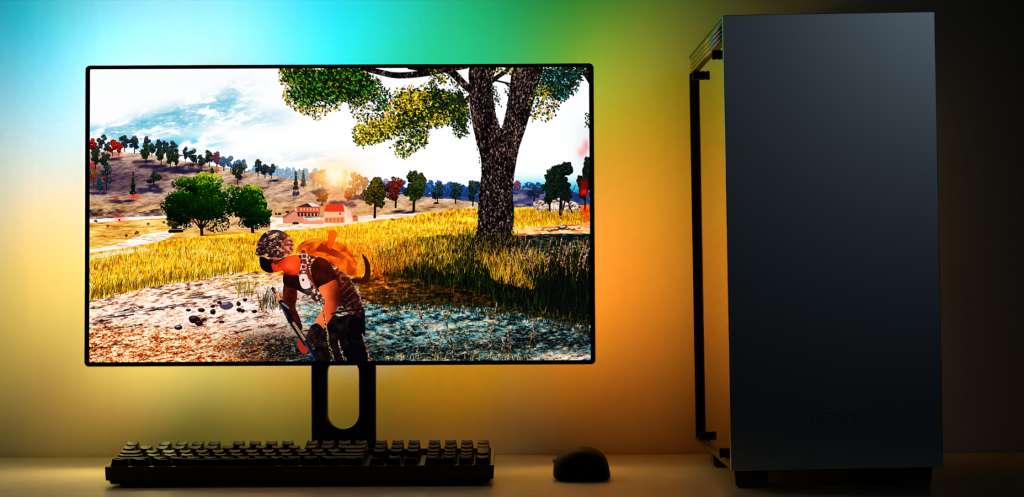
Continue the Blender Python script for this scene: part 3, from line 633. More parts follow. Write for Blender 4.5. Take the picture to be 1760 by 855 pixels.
    blades(170, [(680, 500), (800, 516), (900, 530), (1000, 550), (1000, 560), (880, 546), (780, 530), (680, 516)], [(60, 66, 26), (110, 100, 40), (26, 34, 14), (170, 130, 60)], 11, 0, 1., .8, 55)
    blades(900, [(640, 500), (720, 512), (800, 524), (880, 534), (950, 546), (1014, 556), (1014, 572), (940, 560), (860, 548), (780, 540), (700, 534), (640, 528)], DARK + [(60, 60, 24), (110, 90, 40), (40, 50, 30)], 13, .05, 1.2, .8, 56)
    for i in range(420):
        x = 640 + rs.rand() * 374; y = 506 + (x - 640) * .12 + (rs.rand() - .3) * 40
        leaf(x, y, 1 + 4 * rs.rand(), .6 + rs.rand(), 0., [(6, 8, 8), (30, 34, 20), (90, 70, 36), (16, 22, 22)][rs.randint(4)], .6, 1.)
    for i in range(26):                                # pale seed heads
        x = 780 + rs.rand() * 232; y = 412 + rs.rand() * 50 + (x > 900) * 20; h = 16 + 22 * rs.rand(); l = (rs.rand() - .5) * 14
        for j in range(9): t = j / 9; leaf(x + l * t + (rs.rand() - .5) * 1.5, y - h * t, .7, 1.5, .4 * (-1) ** j, (170, 132, 110) if rs.rand() < .5 else (90, 58, 48), .8)
    for i in range(260):
        x = 153 + rs.rand() * 330; y = 522 - (x - 153) * .16 + (rs.rand() - .35) * 26
        leaf(x, y, 1.5 + 5 * rs.rand(), .6 + .9 * rs.rand(), -.12, [(120, 70, 30), (230, 170, 100), (60, 30, 20), (250, 210, 130)][rs.randint(4)], .5, 1.)
    # pebbles
    for x, y, rx, ry, lt in [(334, 550, 9.5, 7.5, 0), (342, 556, 7.5, 5, 0), (307, 564, 7, 4, 1), (352, 550, 4, 2.6, 0), (346, 534, 6.5, 4, 0), (366, 537, 5, 5, 0), (389, 526, 11.5, 7, 2), (366, 527, 4, 3, 0), (377, 521, 4, 3, 0), (410, 523, 4, 4, 0), (411, 533, 4.4, 3.4, 0), (417, 535, 4, 3.4, 0), (437, 536, 5, 3, 0), (324, 534, 4.4, 2.4, 0), (381, 554, 5, 2.6, 0), (421, 516, 4, 3, 0)]:
        fill(smooth([(x + rx * math.cos(t) * (.85 + .3 * rs.rand()), y + ry * math.sin(t) * (.85 + .3 * rs.rand())) for t in np.arange(0, 6.28, .9)], 3), [(34, 16, 16), (44, 22, 22), (86, 70, 92)][lt])
        leaf(x - rx * .2, y - ry * .45, rx * .5, ry * .25, -.1, [(120, 84, 76), (236, 214, 204), (176, 160, 180)][lt], .75, 1.2)
    # tufts by the figure
    blades(80, [(404, 498), (440, 496), (436, 514), (408, 514)], [(190, 150, 50), (110, 90, 30), (240, 210, 120), (60, 50, 20)], 26, 0, 1., .9, 61)
    blades(95, [(440, 520), (486, 518), (484, 536), (446, 536)], [(50, 44, 24), (26, 22, 16), (150, 120, 70), (10, 12, 10)], 34, 0, 1.1, .9, 62)

    # ------------------------------------------------ crouching figure with helmet, backpack and rifle
    def tex(stops, sx=6, sy=6, k=0, o=4): return lambda x, y: ramp(fbm(x / sx, y / sy, k, o, .6), stops)
    CAMO = tex([(.25, (20, 12, 16)), (.42, (70, 46, 44)), (.55, (96, 66, 62)), (.62, (206, 186, 170)), (.8, (240, 228, 214))], 4, 3, 3)
    TROU = tex([(.25, (4, 3, 6)), (.5, (20, 13, 18)), (.75, (56, 38, 40))], 8, 8, 4)
    SHIRT = tex([(.3, (10, 4, 8)), (.6, (32, 14, 16)), (.85, (60, 26, 24))], 14, 14, 5)
    # far arm
    fill([(488, 490), (508, 490), (511, 512), (508, 528), (516, 548), (518, 562), (508, 566), (496, 550), (488, 522)], tex([(.3, (40, 14, 10)), (.7, (92, 34, 22))], 12, 12, 2), sm=5)
    # legs and hips
    fill([(560, 530), (590, 522), (622, 526), (628, 548), (624, 580), (630, 600), (634, 630), (540, 630), (536, 616), (548, 590), (556, 560)], TROU, sm=5)
    fill([(546, 580), (566, 572), (590, 576), (600, 592), (586, 610), (588, 630), (538, 630), (540, 606)], tex([(.3, (14, 8, 10)), (.6, (40, 26, 28)), (.85, (84, 58, 54))], 10, 10, 7), sm=5)
    fill([(596, 594), (612, 590), (628, 596), (626, 630), (594, 630), (590, 612)], (10, 8, 14), sm=5)
    # torso in a camouflage vest
    fill([(492, 462), (506, 444), (524, 432), (548, 428), (570, 446), (592, 464), (604, 486), (616, 504), (622, 524), (606, 536), (584, 544), (562, 536), (546, 522), (528, 508), (506, 496), (490, 482)], CAMO, sm=5)
    fill([(572, 466), (592, 470), (606, 492), (620, 516), (620, 536), (600, 540), (586, 520), (578, 492)], tex([(.3, (16, 6, 10)), (.55, (60, 30, 30)), (.75, (150, 100, 90))], 5, 5, 1), .9, sm=5)
    for q in range(3): fill([(582 + q * 11, 494 + q * 10), (592 + q * 9, 486 + q * 11), (602 + q * 8, 500 + q * 9), (594 + q * 9, 510 + q * 9)], [(58, 26, 28), (40, 18, 22), (66, 32, 30)][q], sm=3)
    for q in range(4): stroke([(586 + q * 3, 498 + q * 9), (597 + q * 5, 484 + q * 10)], 1.2, 1.2, (150, 112, 104), .8)
    fill([(488, 470), (500, 468), (520, 480), (536, 500), (530, 508), (508, 498), (488, 490)], (16, 6, 10), sm=5)
    # neck and face in profile, dark mask
    fill([(484, 448), (500, 440), (512, 440), (517, 454), (514, 468), (508, 474), (494, 472), (484, 466), (474, 464), (476, 454)], tex([(.3, (176, 56, 34)), (.7, (232, 96, 54))], 18, 18, 6), sm=5)
    fill([(462, 446), (480, 446), (488, 454), (486, 464), (474, 469), (464, 466)], tex([(.3, (150, 44, 30)), (.7, (206, 74, 46))], 8, 8, 3), sm=4)
    stroke([(484, 470), (498, 473), (510, 472)], 2, 3, (110, 30, 20), .6, sm=4)
    fill([(447, 441), (460, 446), (470, 447), (466, 456), (470, 468), (464, 470), (454, 467), (448, 460), (446, 450)], (14, 8, 18), sm=5)
    stroke([(450, 442), (472, 452), (500, 436)], 2.6, 2.6, (24, 12, 14), sm=4); fill([(470, 450), (476, 448), (478, 454), (472, 456)], (70, 40, 40))
    # helmet
    HEL = [(440.5, 441), (440, 430), (444, 415), (454, 402), (470, 396), (486, 399), (498, 408), (505, 422), (502, 434), (492, 442), (478, 445), (464, 444), (452, 440)]
    fill(HEL, lambda x, y: ramp(np.clip(fbm(x / 4.5, y / 3.4, 6, 4, .62) - .06 + ((x - 440) * .0022 - (430 - y) * .0012), 0, 1), [(.25, (20, 12, 20)), (.45, (62, 36, 40)), (.56, (108, 70, 66)), (.64, (190, 150, 130)), (.8, (236, 206, 180))]), sm=5)
    fill([(486, 402), (498, 409), (505, 422), (502, 434), (492, 441), (482, 430), (488, 416)], (206, 96, 72), .4, sm=5)
    stroke([(443, 434), (462, 424), (484, 412), (498, 406)], 1.4, 1.4, (40, 22, 26), .9, sm=4); stroke([(442, 441), (456, 443), (478, 446), (496, 440)], 1.4, 1.2, (190, 140, 120), .7, sm=4)
    # backpack
    fill([(508, 432), (516, 420), (532, 412), (552, 410), (562, 414), (584, 418), (600, 430), (612, 450), (614, 466), (606, 474), (596, 472), (580, 460), (560, 446), (536, 440), (520, 436)], tex([(.28, (130, 50, 14)), (.5, (206, 98, 34)), (.75, (240, 140, 60))], 14, 10, 8), sm=5)
    fill([(560, 440), (588, 434), (606, 446), (613, 462), (606, 473), (594, 471), (574, 456)], tex([(.3, (150, 66, 20)), (.7, (226, 128, 56))], 12, 12, 2), .9, sm=5)
    stroke([(560, 440), (584, 440), (606, 452)], 1.2, 1., (120, 50, 20), .8, sm=4); stroke([(516, 424), (540, 414), (556, 414)], 1, 1, (250, 170, 96), .7, sm=4)
    fill([(544, 428), (552, 418), (580, 432), (594, 442), (590, 446), (574, 442), (556, 434), (542, 433)], (110, 34, 20)); fill([(561, 424), (566, 399), (575, 396), (580, 402), (573, 422), (568, 430)], (220, 70, 34)); stroke([(566, 400), (562, 424)], 1.6, 1.6, (160, 44, 20))
    fill([(598, 446), (606, 460), (612, 464), (604, 474), (596, 470)], (166, 76, 30), sm=4)
    # curved blade handle on the pack
    fill([(622, 437), (630, 444), (636, 456), (637, 474), (632, 486), (620, 488), (606, 486), (606, 479), (622, 479), (627, 470), (627, 454)], (22, 10, 14), sm=5)
    # straps
    stroke([(521, 434), (524, 452), (534, 478), (546, 494)], 7, 5, (96, 40, 34), sm=5); stroke([(518, 434), (521, 452), (530, 480)], 1, 1, (170, 90, 70), .8, sm=5)
    for x, y in [(523, 441), (522, 459)]: stroke([(x - 4, y - 4), (x + 4, y - 3), (x + 4, y + 4), (x - 4, y + 4), (x - 4, y - 4)], 1.4, 1.4, (226, 206, 200))
    fill([(515, 474), (526, 472), (530, 482), (534, 494), (522, 497), (516, 488)], (232, 216, 216), sm=4); leaf(521, 482, 2.2, 2.2, 0, (60, 30, 36))
    # near sleeve and arm
    fill([(540, 448), (552, 444), (564, 450), (574, 464), (578, 478), (566, 486), (550, 496), (544, 494), (536, 476), (534, 462)], SHIRT, sm=5)
    fill([(548, 495), (562, 488), (577, 482), (584, 500), (585, 518), (578, 534), (566, 552), (556, 566), (542, 562), (544, 548), (556, 530), (558, 516), (552, 506)], lambda x, y: ramp(np.clip((x - 546) / 42 + .25 * (fbm(x / 9, y / 9, 4, 3) - .5), 0, 1), [(0, (232, 128, 84)), (.45, (206, 98, 62)), (.8, (140, 58, 38)), (1, (84, 32, 26))]), sm=5)
    # gloves
    fill([(536, 560), (546, 556), (556, 566), (552, 578), (542, 590), (532, 592), (526, 582), (530, 570)], tex([(.3, (14, 10, 14)), (.7, (70, 44, 44))], 5, 5, 3), sm=5)
    fill([(512, 586), (518, 584), (526, 594), (530, 604), (522, 608), (514, 600)], (150, 60, 44), sm=4); fill([(508, 560), (518, 556), (520, 566), (512, 570)], (40, 22, 24), sm=4)
    # rifle
    stroke([(470, 498), (484, 520)], 5, 5.4, (206, 112, 84)); stroke([(469, 497), (473, 503)], 6, 6, (70, 24, 24)); stroke([(472, 499), (484, 519)], 1.2, 1.2, (246, 196, 170), .8)
    stroke([(484, 520), (500, 552)], 9, 10, (18, 12, 26)); stroke([(486, 522), (496, 530)], 3, 3, (150, 150, 170), .8); stroke([(482, 524), (494, 546)], 1.4, 1.4, (90, 84, 110), .8)
    stroke([(502, 553), (526, 590)], 11, 10, (28, 18, 26)); stroke([(505, 556), (525, 586)], 4.6, 4.6, (176, 140, 116))
    for q in range(13): t = q / 12; x = 505 + 20 * t; y = 556 + 30 * t; stroke([(x - 3.4, y + 1.6), (x + 3.4, y - 1.6)], .9, .9, (40, 24, 24))
    stroke([(526, 588), (546, 622)], 7, 5, (24, 26, 44)); stroke([(524, 588), (542, 620)], 1.2, 1.2, (86, 96, 130), .7)
    fill([(600, 552), (622, 546), (628, 560), (626, 580), (604, 582)], (8, 6, 12), sm=4); stroke([(570, 540), (600, 534), (622, 532)], 3, 3, (12, 6, 10))
    # modelling on the figure
    for x, y, rx, ry, c, a in [(452, 428, 13, 14, (14, 8, 16), .5), (480, 402, 16, 6, (190, 160, 140), .25), (592, 512, 26, 28, (12, 4, 8), .5), (590, 585, 40, 36, (4, 3, 8), .5), (500, 458, 13, 8, (255, 130, 80), .4), (492, 470, 12, 4, (80, 18, 12), .6), (580, 508, 6, 22, (50, 16, 14), .55), (558, 506, 7, 18, (255, 160, 110), .4), (552, 545, 8, 12, (236, 140, 96), .35), (500, 520, 8, 24, (30, 10, 10), .5), (590, 440, 16, 8, (255, 170, 90), .35), (560, 452, 20, 5, (70, 22, 10), .5), (606, 470, 9, 7, (90, 34, 14), .5), (552, 470, 10, 14, (50, 24, 22), .35), (530, 500, 12, 8, (236, 222, 210), .3), (575, 600, 12, 20, (60, 40, 38), .3)]:
        glow(x, y, rx, ry, c, a)
    # ------------------------------------------------ foreground stalks
    def stalk(pts, w_=1., c=((214, 190, 160), (120, 84, 60), (30, 26, 20))):
        P = smooth(pts, 8, False); n = len(P)
        stroke(P[::4] + [P[-1]], 3., .8, (34, 26, 20), .9)
        for i in range(n * 4):
            p = P[i % n]; t = (i % n) / n; w = (2.0 * (1 - t) + .7) * w_
            leaf(p[0] + (rs.rand() - .5) * 2 * w, p[1] + (rs.rand() - .5) * 4, .5, 1.3, (rs.rand() - .5) * 1.6, c[rs.randint(3)] if rs.rand() < .85 else (226, 210, 186), .85)
    RU = ((206, 130, 96), (150, 84, 60), (40, 28, 26))
    stalk([(752, 622), (742, 590), (730, 560), (719, 526)]); stalk([(719 + 5, 548), (719, 526)], c=RU)
    stalk([(782, 620), (776, 584), (768, 556), (761, 528)]); stalk([(843, 612), (844, 576), (850, 545), (854, 520)]); stalk([(878, 622), (876, 590), (873, 568)], c=RU); stalk([(908, 622), (914, 585), (916, 566), (921, 547)], c=RU)
    stalk([(756, 620), (757, 590), (758, 570)]); stalk([(866, 620), (865, 595), (864, 575)]); stalk([(810, 620), (803, 600), (800, 590)]); stalk([(715, 620), (718, 600)]); stalk([(693, 620), (690, 606)])
    stalk([(573, 622), (566, 590), (560, 560), (553, 520)], c=((236, 220, 190), (130, 130, 70), (30, 30, 20))); stalk([(636, 622), (632, 600), (624, 576)], c=RU); stalk([(594, 622), (588, 606), (582, 588)])
    blades(120, [(640, 616), (900, 612), (940, 622), (640, 624)], [(30, 40, 20), (96, 110, 60), (196, 190, 140), (10, 16, 10)], 12, 0, .9, .9, 71)
    for i in range(13):
        x = 866 + rs.rand() * 140; y = 440 + rs.rand() * 26 + (1014 - x) * .04; h = 22 + 18 * rs.rand(); l = 4 + 10 * rs.rand()
        stalk([(x, y), (x + l * .5, y - h * .6), (x + l, y - h)], c=((186, 136, 112), (130, 78, 62), (50, 32, 30)), w_=.5)
    # ------------------------------------------------ red out-of-focus specks, warm sun glare
    for x, y, w, h, a in [(1004, 330, 9, 8, .95), (1004, 316, 12, 12, .45), (1006, 360, 9, 12, .6), (1008, 375, 8, 14, .4), (1000, 262, 10, 12, .3), (1008, 250, 8, 14, .35), (230, 340, 12, 5, .55), (198, 342, 5, 4, .5), (205, 378, 14, 9, .35), (156, 285, 6, 6, .6), (178, 306, 4, 4, .6), (200, 268, 12, 4, .4)]:
        glow(x, y, w, h, (232, 30, 14), a)
    glow(577, 352, 60, 40, (255, 120, 80), .2); glow(585, 440, 70, 60, (250, 90, 20), .22); glow(650, 480, 70, 40, (220, 90, 20), .22); glow(510, 470, 60, 50, (240, 60, 20), .12); glow(600, 405, 120, 24, (255, 210, 60), .25)
    # local contrast
    B = A.copy()
    for ax in (0, 1):
        K = 2; acc = np.zeros_like(B)
        for s in range(-K, K + 1): acc += np.roll(B, s, ax)
        B = acc / (2 * K + 1)
    A += .55 * (A - B)
    A = np.clip(A, 0, 1); A = A * .45 + (A * A * (3 - 2 * A)) * .55                # punchy display contrast and colour
    A = A + .16 * (A - A.mean(-1, keepdims=True))
    return np.clip(A, 0, 1)

# ---------------------------------------------------------------- monitor
MX, MY = -.2012, 2.88
mon = thing('monitor', 'flat black-framed monitor on a slotted stand, showing a crouching figure in a sunny field', 'monitor', (MX, 2.99, 0))
PIV = Vector((0, MY - 2.99, .133))
PW, PH = .6168, .3655
def tilt(o):
    o.matrix_local = Matrix.Translation(PIV) @ Matrix.Rotation(math.radians(-2.0), 4, 'X'); return o
x0, x1 = -PW / 2, PW / 2
sx0, sx1, sz0, sz1 = x0 + .0060, x1 - .0060, .0056, PH - .0049
fr = link('bezel', plate_mesh([rrect(x0, x1, 0, PH, .0055), rrect(sx0, sx1, sz0, sz1, .0012, 3)], .012, .0009), M_BEZEL, mon); tilt(fr)

def screen_material():
    pic = make_picture(); h, w_ = pic.shape[:2]
    img = bpy.data.images.new('screen_picture', w_, h, alpha=False)
    buf = np.ones((h, w_, 4), np.float32); buf[..., :3] = pic[::-1]
    img.pixels.foreach_set(buf.ravel()); img.update(); img.pack()
    m = bpy.data.materials.new('lit_screen'); m.use_nodes = True; nt = m.node_tree
    b = nt.nodes['Principled BSDF']; b.inputs['Base Color'].default_value = (.004, .004, .004, 1); b.inputs['Roughness'].default_value = .3
    t = nt.nodes.new('ShaderNodeTexImage'); t.image = img; t.extension = 'EXTEND'
    nt.links.new(t.outputs[0], b.inputs['Emission Color']); b.inputs['Emission Strength'].default_value = 1.
    return m
bm = bmesh.new()
sv = [bm.verts.new((x, y, z)) for y in (.0006, .004) for x, z in ((sx0 - .0008, sz0 - .0008), (sx1 + .0008, sz0 - .0008), (sx1 + .0008, sz1 + .0008), (sx0 - .0008, sz1 + .0008))]
uvl = bm.loops.layers.uv.new('UVMap')
fc = bm.faces.new((sv[0], sv[1], sv[2], sv[3]))
for lp, uv in zip(fc.loops, ((0, 0), (1, 0), (1, 1), (0, 1))): lp[uvl].uv = (uv[0] * 1.0028 - .0014, uv[1] * 1.0045 - .0022)
bk = bm.faces.new((sv[7], sv[6], sv[5], sv[4])); sides = [bm.faces.new(q) for q in ((sv[0], sv[4], sv[5], sv[1]), (sv[1], sv[5], sv[6], sv[2]), (sv[2], sv[6], sv[7], sv[3]), (sv[3], sv[7], sv[4], sv[0]))]
for q in [bk] + sides: q.material_index = 1
me = bm_mesh(bm); scr = bpy.data.objects.new('screen', me); COL.objects.link(scr); scr.parent = mon
me.materials.append(screen_material()); me.materials.append(M_BEZEL); tilt(scr)
scr['label'] = 'lit screen with a crouching figure, a large tree and a golden field'
bh = link('back_housing', plate_mesh([rrect(x0 + .004, x1 - .004, .004, PH - .004, .006)], .012, .003, 2), M_BLACK, mon); tilt(bh)
bh.matrix_local = bh.matrix_local @ Matrix.Translation((0, .0122, 0))
hp = link('electronics_housing', plate_mesh([rrect(-.16, .16, .07, .30, .02)], .024, .006, 2), M_BLACK, mon); tilt(hp)
hp.matrix_local = hp.matrix_local @ Matrix.Translation((0, .0240, 0))
# stand: slotted column, base, hinge
CX = -.2020 - MX; CY = 2.953 - 2.99
pill = []
for i in range(25): a = math.pi * i / 24; pill.append((CX - .0003 + .0194 * math.cos(a), .1211 + .0194 * math.sin(a)))
for i in range(25): a = math.pi + math.pi * i / 24; pill.append((CX - .0003 + .0194 * math.cos(a), .0714 + .0194 * math.sin(a)))
c = link('stand_column', plate_mesh([rrect(CX - .0399, CX + .0399, .012, .345, .003), pill], .013, .0016, 2), M_STAND, mon); c.location = (0, CY, 0)
rim_o = [((x - CX) * 1.1 + CX, (z - .09625) * 1.055 + .09625) for x, z in pill]
c2 = link('slot_rim', plate_mesh([rim_o, pill], .003, .0006), M_FIN, c); c2.location = (0, -.0012, 0)
box('hinge', M_STEEL, mon, CX - .03, CX + .03, -.063, -.036, .24, .30, bev=.003)
b = link('stand_base', plate_mesh([rrect(CX - .12, CX + .12, -.09, .12, .03)], .011, .002, 2), M_STAND, mon)
b.data.transform(Matrix(((1, 0, 0, 0), (0, 0, 1, 0), (0, -1, 0, .011), (0, 0, 0, 1))))
# light bars on the back that hold the LEDs
for x_0, x_1, z_0, z_1 in ((-.46, .06, .468, .482), (-.46, .06, .158, .172), (-.492, -.478, .16, .48), (.078, .092, .16, .48)):
    lb = box('light_bar', M_STEEL, mon, x_0 - MX, x_1 - MX, 2.955 - 2.99, 2.968 - 2.99, z_0, z_1, bev=.002)
for x in (-.36, -.04):
    for z in (.20, .44): box('light_bar_bracket', M_STEEL, mon, x - MX - .006, x - MX + .006, -.085, -.025, z - .05, z + .05)

# ---------------------------------------------------------------- keyboard
KX, KY, KW, KD = -.2380, 2.737, .4460, .141
kb = thing('keyboard', 'full-size black mechanical keyboard in front of the monitor stand', 'keyboard', (KX, KY, 0))
def deck(y): return .0235 + .0095 * y / KD
bm = bmesh.new(); hw = KW / 2; bz = .0040
def ring(pts): return [bm.verts.new(p) for p in pts]
def quads(a, b, bm=None):
    bm = bm or globals()['bm']
    for i in range(4): bm.faces.new((a[i], a[(i + 1) % 4], b[(i + 1) % 4], b[i]))
def rc(x, ya, yb, za, zb): return [(-x, ya, za), (x, ya, za), (x, yb, zb), (-x, yb, zb)]
A0 = ring(rc(hw - .006, .004, KD - .004, .0035, .0035)); A1 = ring(rc(hw - .0045, .0025, KD - .0025, .0075, .0075)); A2 = ring(rc(hw - .0008, .0005, KD, .0080, .0080))
A3 = ring(rc(hw, 0, KD, .0225, .0320)); A3b = ring(rc(hw - .0008, .0008, KD - .0008, deck(0), deck(KD)))
A4 = ring(rc(hw - bz, bz + .001, KD - bz, deck(bz), deck(KD - bz))); A5 = ring(rc(hw - bz, bz + .001, KD - bz, deck(bz) - .006, deck(KD - bz) - .006))
bm.faces.new(A0[::-1])
for a, b_ in ((A0, A1), (A1, A2), (A2, A3), (A3, A3b), (A3b, A4), (A4, A5)): quads(a, b_)
bm.faces.new(A5)
ch = link('chassis', bm_mesh(bm), M_CHASSIS, kb)
for x in (-.178, .178): box('rubber_foot', M_RUBBER, kb, x - .028, x + .028, .006, .018, 0, .0036, bev=.0006)
for x in (-.178, .178): box('flip_foot', M_BLACK, kb, x - .014, x + .014, KD - .03, KD - .022, 0, .0040, bev=.0006)

U_ = .0195
ROW_Y = [.0160 + U_ * i for i in range(5)] + [.0160 + U_ * 5.2]
ROW_TOP = [.0318, .0320, .0338, .0364, .0398, .0430]
ROW_TILT = [-3, 0, 2, 6, 9, 11]
key_meshes = {}
def key_mesh(u, row, d=1.):
    if (u, row, d) in key_meshes: return key_meshes[(u, row, d)]
    bm = bmesh.new(); wb = u * U_ - .0014; wt = wb - .0058; db = d * U_ - .0014; dt = db - .0045
    y0 = deck(ROW_Y[row]) - .004; top = ROW_TOP[row]; tl = math.tan(math.radians(ROW_TILT[row]))
    base = [bm.verts.new((sx * wb / 2, sy * db / 2, y0)) for sx, sy in ((-1, -1), (1, -1), (1, 1), (-1, 1))]
    N = 6; g = []
    for yy in (-dt / 2, 0, dt / 2):
        g.append([])
        for i in range(N + 1):
            t = -1 + 2 * i / N
            edge = min(1., (1 - abs(t)) * wt / 2 / .0062); dish = .0011 * (1 - (1 - edge) ** 2)
            g[-1].append(bm.verts.new((t * wt / 2, yy + .0008, top + yy * tl - dish)))
    for j in range(2):
        for i in range(N): bm.faces.new((g[j][i], g[j][i + 1], g[j + 1][i + 1], g[j + 1][i]))
    f_ = base[0]; bm.faces.new([base[0], base[1]] + g[0][::-1]); bm.faces.new([base[2], base[3]] + g[2])
    bm.faces.new([base[1], base[2], g[2][N], g[1][N], g[0][N]]); bm.faces.new([base[3], base[0], g[0][0], g[1][0], g[2][0]])
    me = bm_mesh(bm, 'keycap'); key_meshes[(u, row, d)] = me; return me
def key(xu, u, row, grey=False, d=1., dy=0.):
    me = key_mesh(u, row, d)
    o = bpy.data.objects.new('keycap', me if not grey else me.copy()); COL.objects.link(o); o.parent = kb
    o.data.materials.clear(); o.data.materials.append(M_KEYGREY if grey else M_KEY)
    o.location = (-11.25 * U_ + (xu + u / 2) * U_, ROW_Y[row] + dy, 0)
    if grey: o['label'] = 'pale grey keycap'
    return o
for row, widths in enumerate(([1.25, 1.25, 1.25, 6.25, 1.25, 1.25, 1.25, 1.25], [2.25] + [1] * 10 + [2.75], [1.75] + [1] * 11 + [2.25], [1.5] + [1] * 12 + [1.5], [1] * 13 + [2])):
    x = 0
    for i, u in enumerate(widths):
        key(x, u, row, grey=(row == 3 and i == 2) or (row == 2 and i in (1, 2, 3))); x += u
for x in [0, 2, 3, 4, 5, 6.5, 7.5, 8.5, 9.5, 11, 12, 13, 14]: key(x, 1, 5)
for x in (15.25, 16.25, 17.25):
    for row in (5, 4, 3, 0): key(x, 1, row)
key(16.25, 1, 1)
for x in (18.5, 19.5, 20.5, 21.5): key(x, 1, 5); key(x, 1, 4)
for row in (3, 2, 1):
    for x in (18.5, 19.5, 20.5): key(x, 1, row)
key(21.5, 1, 3, d=2., dy=-U_ / 2); key(21.5, 1, 1, d=2., dy=-U_ / 2)
key(18.5, 2, 0); key(20.5, 1, 0)

# ---------------------------------------------------------------- mouse (tail towards the camera)
mouse = thing('computer_mouse', 'black humped computer mouse on the bare desk between keyboard and tower', 'mouse', (.0877, 2.840, 0))
PROF = [(-.0305, .0006), (-.0340, .0036), (-.0338, .0110), (-.0330, .0190), (-.0318, .0238), (-.0275, .0294), (-.0200, .0345), (-.0105, .0384), (.0000, .0398), (.0105, .0386), (.0195, .0350), (.0262, .0300), (.0300, .0246), (.0318, .0180), (.0333, .0110), (.0345, .0036), (.0310, .0006)]
def mouse_section(t):
    wv = np.interp(t, [0, .03, .08, .16, .3, .5, .7, .88, .96, 1], [.56, .74, .88, .97, 1, .955, .93, .92, .86, .78])
    hv = np.interp(t, [0, .03, .08, .16, .28, .42, .6, .8, .94, 1], [.28, .5, .70, .87, .975, 1, .90, .68, .46, .30])
    return [(x * wv, -.064 + .128 * t, .0006 + (z - .0006) * hv) for x, z in PROF]
def loft(secs, cap=True):
    bm = bmesh.new(); R_ = [[bm.verts.new(p) for p in s] for s in secs]; n = len(secs[0])
    for a, b_ in zip(R_, R_[1:]):
        for i in range(n - 1): bm.faces.new((a[i], a[i + 1], b_[i + 1], b_[i]))
        bm.faces.new((a[n - 1], a[0], b_[0], b_[n - 1]))
    bm.faces.new(R_[0][::-1]); bm.faces.new(R_[-1])
    bmesh.ops.recalc_face_normals(bm, faces=bm.faces[:])
    return bm_mesh(bm)
TS = [0, .012, .03, .055, .08, .12, .16, .22, .3, .4, .5, .6, .7, .8, .88, .94, .98, 1]
shell = link('shell', loft([mouse_section(t) for t in TS]), M_MOUSE, mouse, True)
sm = shell.modifiers.new('smooth', 'SUBSURF'); sm.levels = 2; sm.render_levels = 2
def mouse_patch(i0, i1, ts, lift):
    bm = bmesh.new(); rows = []
    for t in ts:
        s = [Vector(p) for p in mouse_section(t)]; rows.append([])
        for i in range(i0, i1 + 1):
            n = Vector((s[min(i + 1, 16)].z - s[max(i - 1, 0)].z, 0, -(s[min(i + 1, 16)].x - s[max(i - 1, 0)].x))).normalized() * -1
            rows[-1].append((s[i] + n * lift, s[i] - n * .001))
    V = [[(bm.verts.new(a), bm.verts.new(b_)) for a, b_ in r] for r in rows]
    for j in range(len(V) - 1):
        for i in range(len(V[0]) - 1):
            for k in (0, 1): bm.faces.new((V[j][i][k], V[j][i + 1][k], V[j + 1][i + 1][k], V[j + 1][i][k]))
    for j in range(len(V) - 1):
        for i in (0, -1): bm.faces.new((V[j][i][0], V[j + 1][i][0], V[j + 1][i][1], V[j][i][1]))
    for i in range(len(V[0]) - 1):
        for j in (0, -1): bm.faces.new((V[j][i][0], V[j][i + 1][0], V[j][i + 1][1], V[j][i][1]))
    bmesh.ops.recalc_face_normals(bm, faces=bm.faces[:]); return bm_mesh(bm)
link('left_button', mouse_patch(5, 7, [.56, .65, .75, .85, .94], .0006), M_MOUSE, mouse, True)
link('right_button', mouse_patch(9, 11, [.56, .65, .75, .85, .94], .0006), M_MOUSE, mouse, True)
wh = link('scroll_wheel', cyl_mesh(.010, .006, 'X', 24, .001), M_RUBBER, mouse, True); wh.location = (0, .028, .0225)
for y in (-.012, .012):
    sbt = link('side_button', box_mesh(-.0015, .0015, -.0095, .0095, -.0022, .0022, bev=.0009), M_BLACK, mouse); sbt.location = (-.0322, y, .0212); sbt.rotation_euler = (0, .1, 0)
for y, wd in ((-.045, .020), (.048, .018)): box('glide_pad', M_RUBBER, mouse, -wd, wd, y - .006, y + .006, 0, .0012)

# ---------------------------------------------------------------- computer tower
LEAN = -.0125
tower = thing('computer_tower', 'tall dark grey computer tower with a glass left side, right of the mouse', 'computer case', (.3668, 2.8965, 0))
tower.rotation_euler = (0, LEAN, 0)
TX, TY0, TY1, TZ0, TZ1 = .1180, -.2465, .2465, .0240, .5312
fp = link('front_panel', plate_mesh([rrect(-TX, TX, TZ0, TZ1, .0012, 3)], .010, .0007, 2), M_PANEL, tower); fp.location = (0, TY0, 0)
fp['label'] = 'smooth satin grey front panel'
yb = TY0 + .0104
box('top_panel', M_STEEL, tower, -TX, TX, yb, TY1, TZ1 - .004, TZ1 - .0006, bev=.0008)
box('bottom_tray', M_RAIL, tower, -TX, TX, yb, TY1 - .002, TZ0 + .0004, TZ0 + .0046, bev=.0006)
box('inner_sill', M_STEEL, tower, -TX + .004, -TX + .012, yb, TY1 - .002, TZ0 + .0046, TZ0 + .0075)
box('right_side_panel', M_STEEL, tower, TX - .002, TX - .0004, yb, TY1 - .002, TZ0 + .005, TZ1 - .0044)
box('rear_panel', M_STEEL, tower, -TX + .0072, TX - .0024, TY1 - .003, TY1 - .0008, TZ0 + .005, TZ1 - .0044)
box('rear_pillar', M_MATTE, tower, -TX, -TX + .0070, TY1 - .012, TY1, TZ0 + .0005, TZ1 - .0242, bev=.0004)
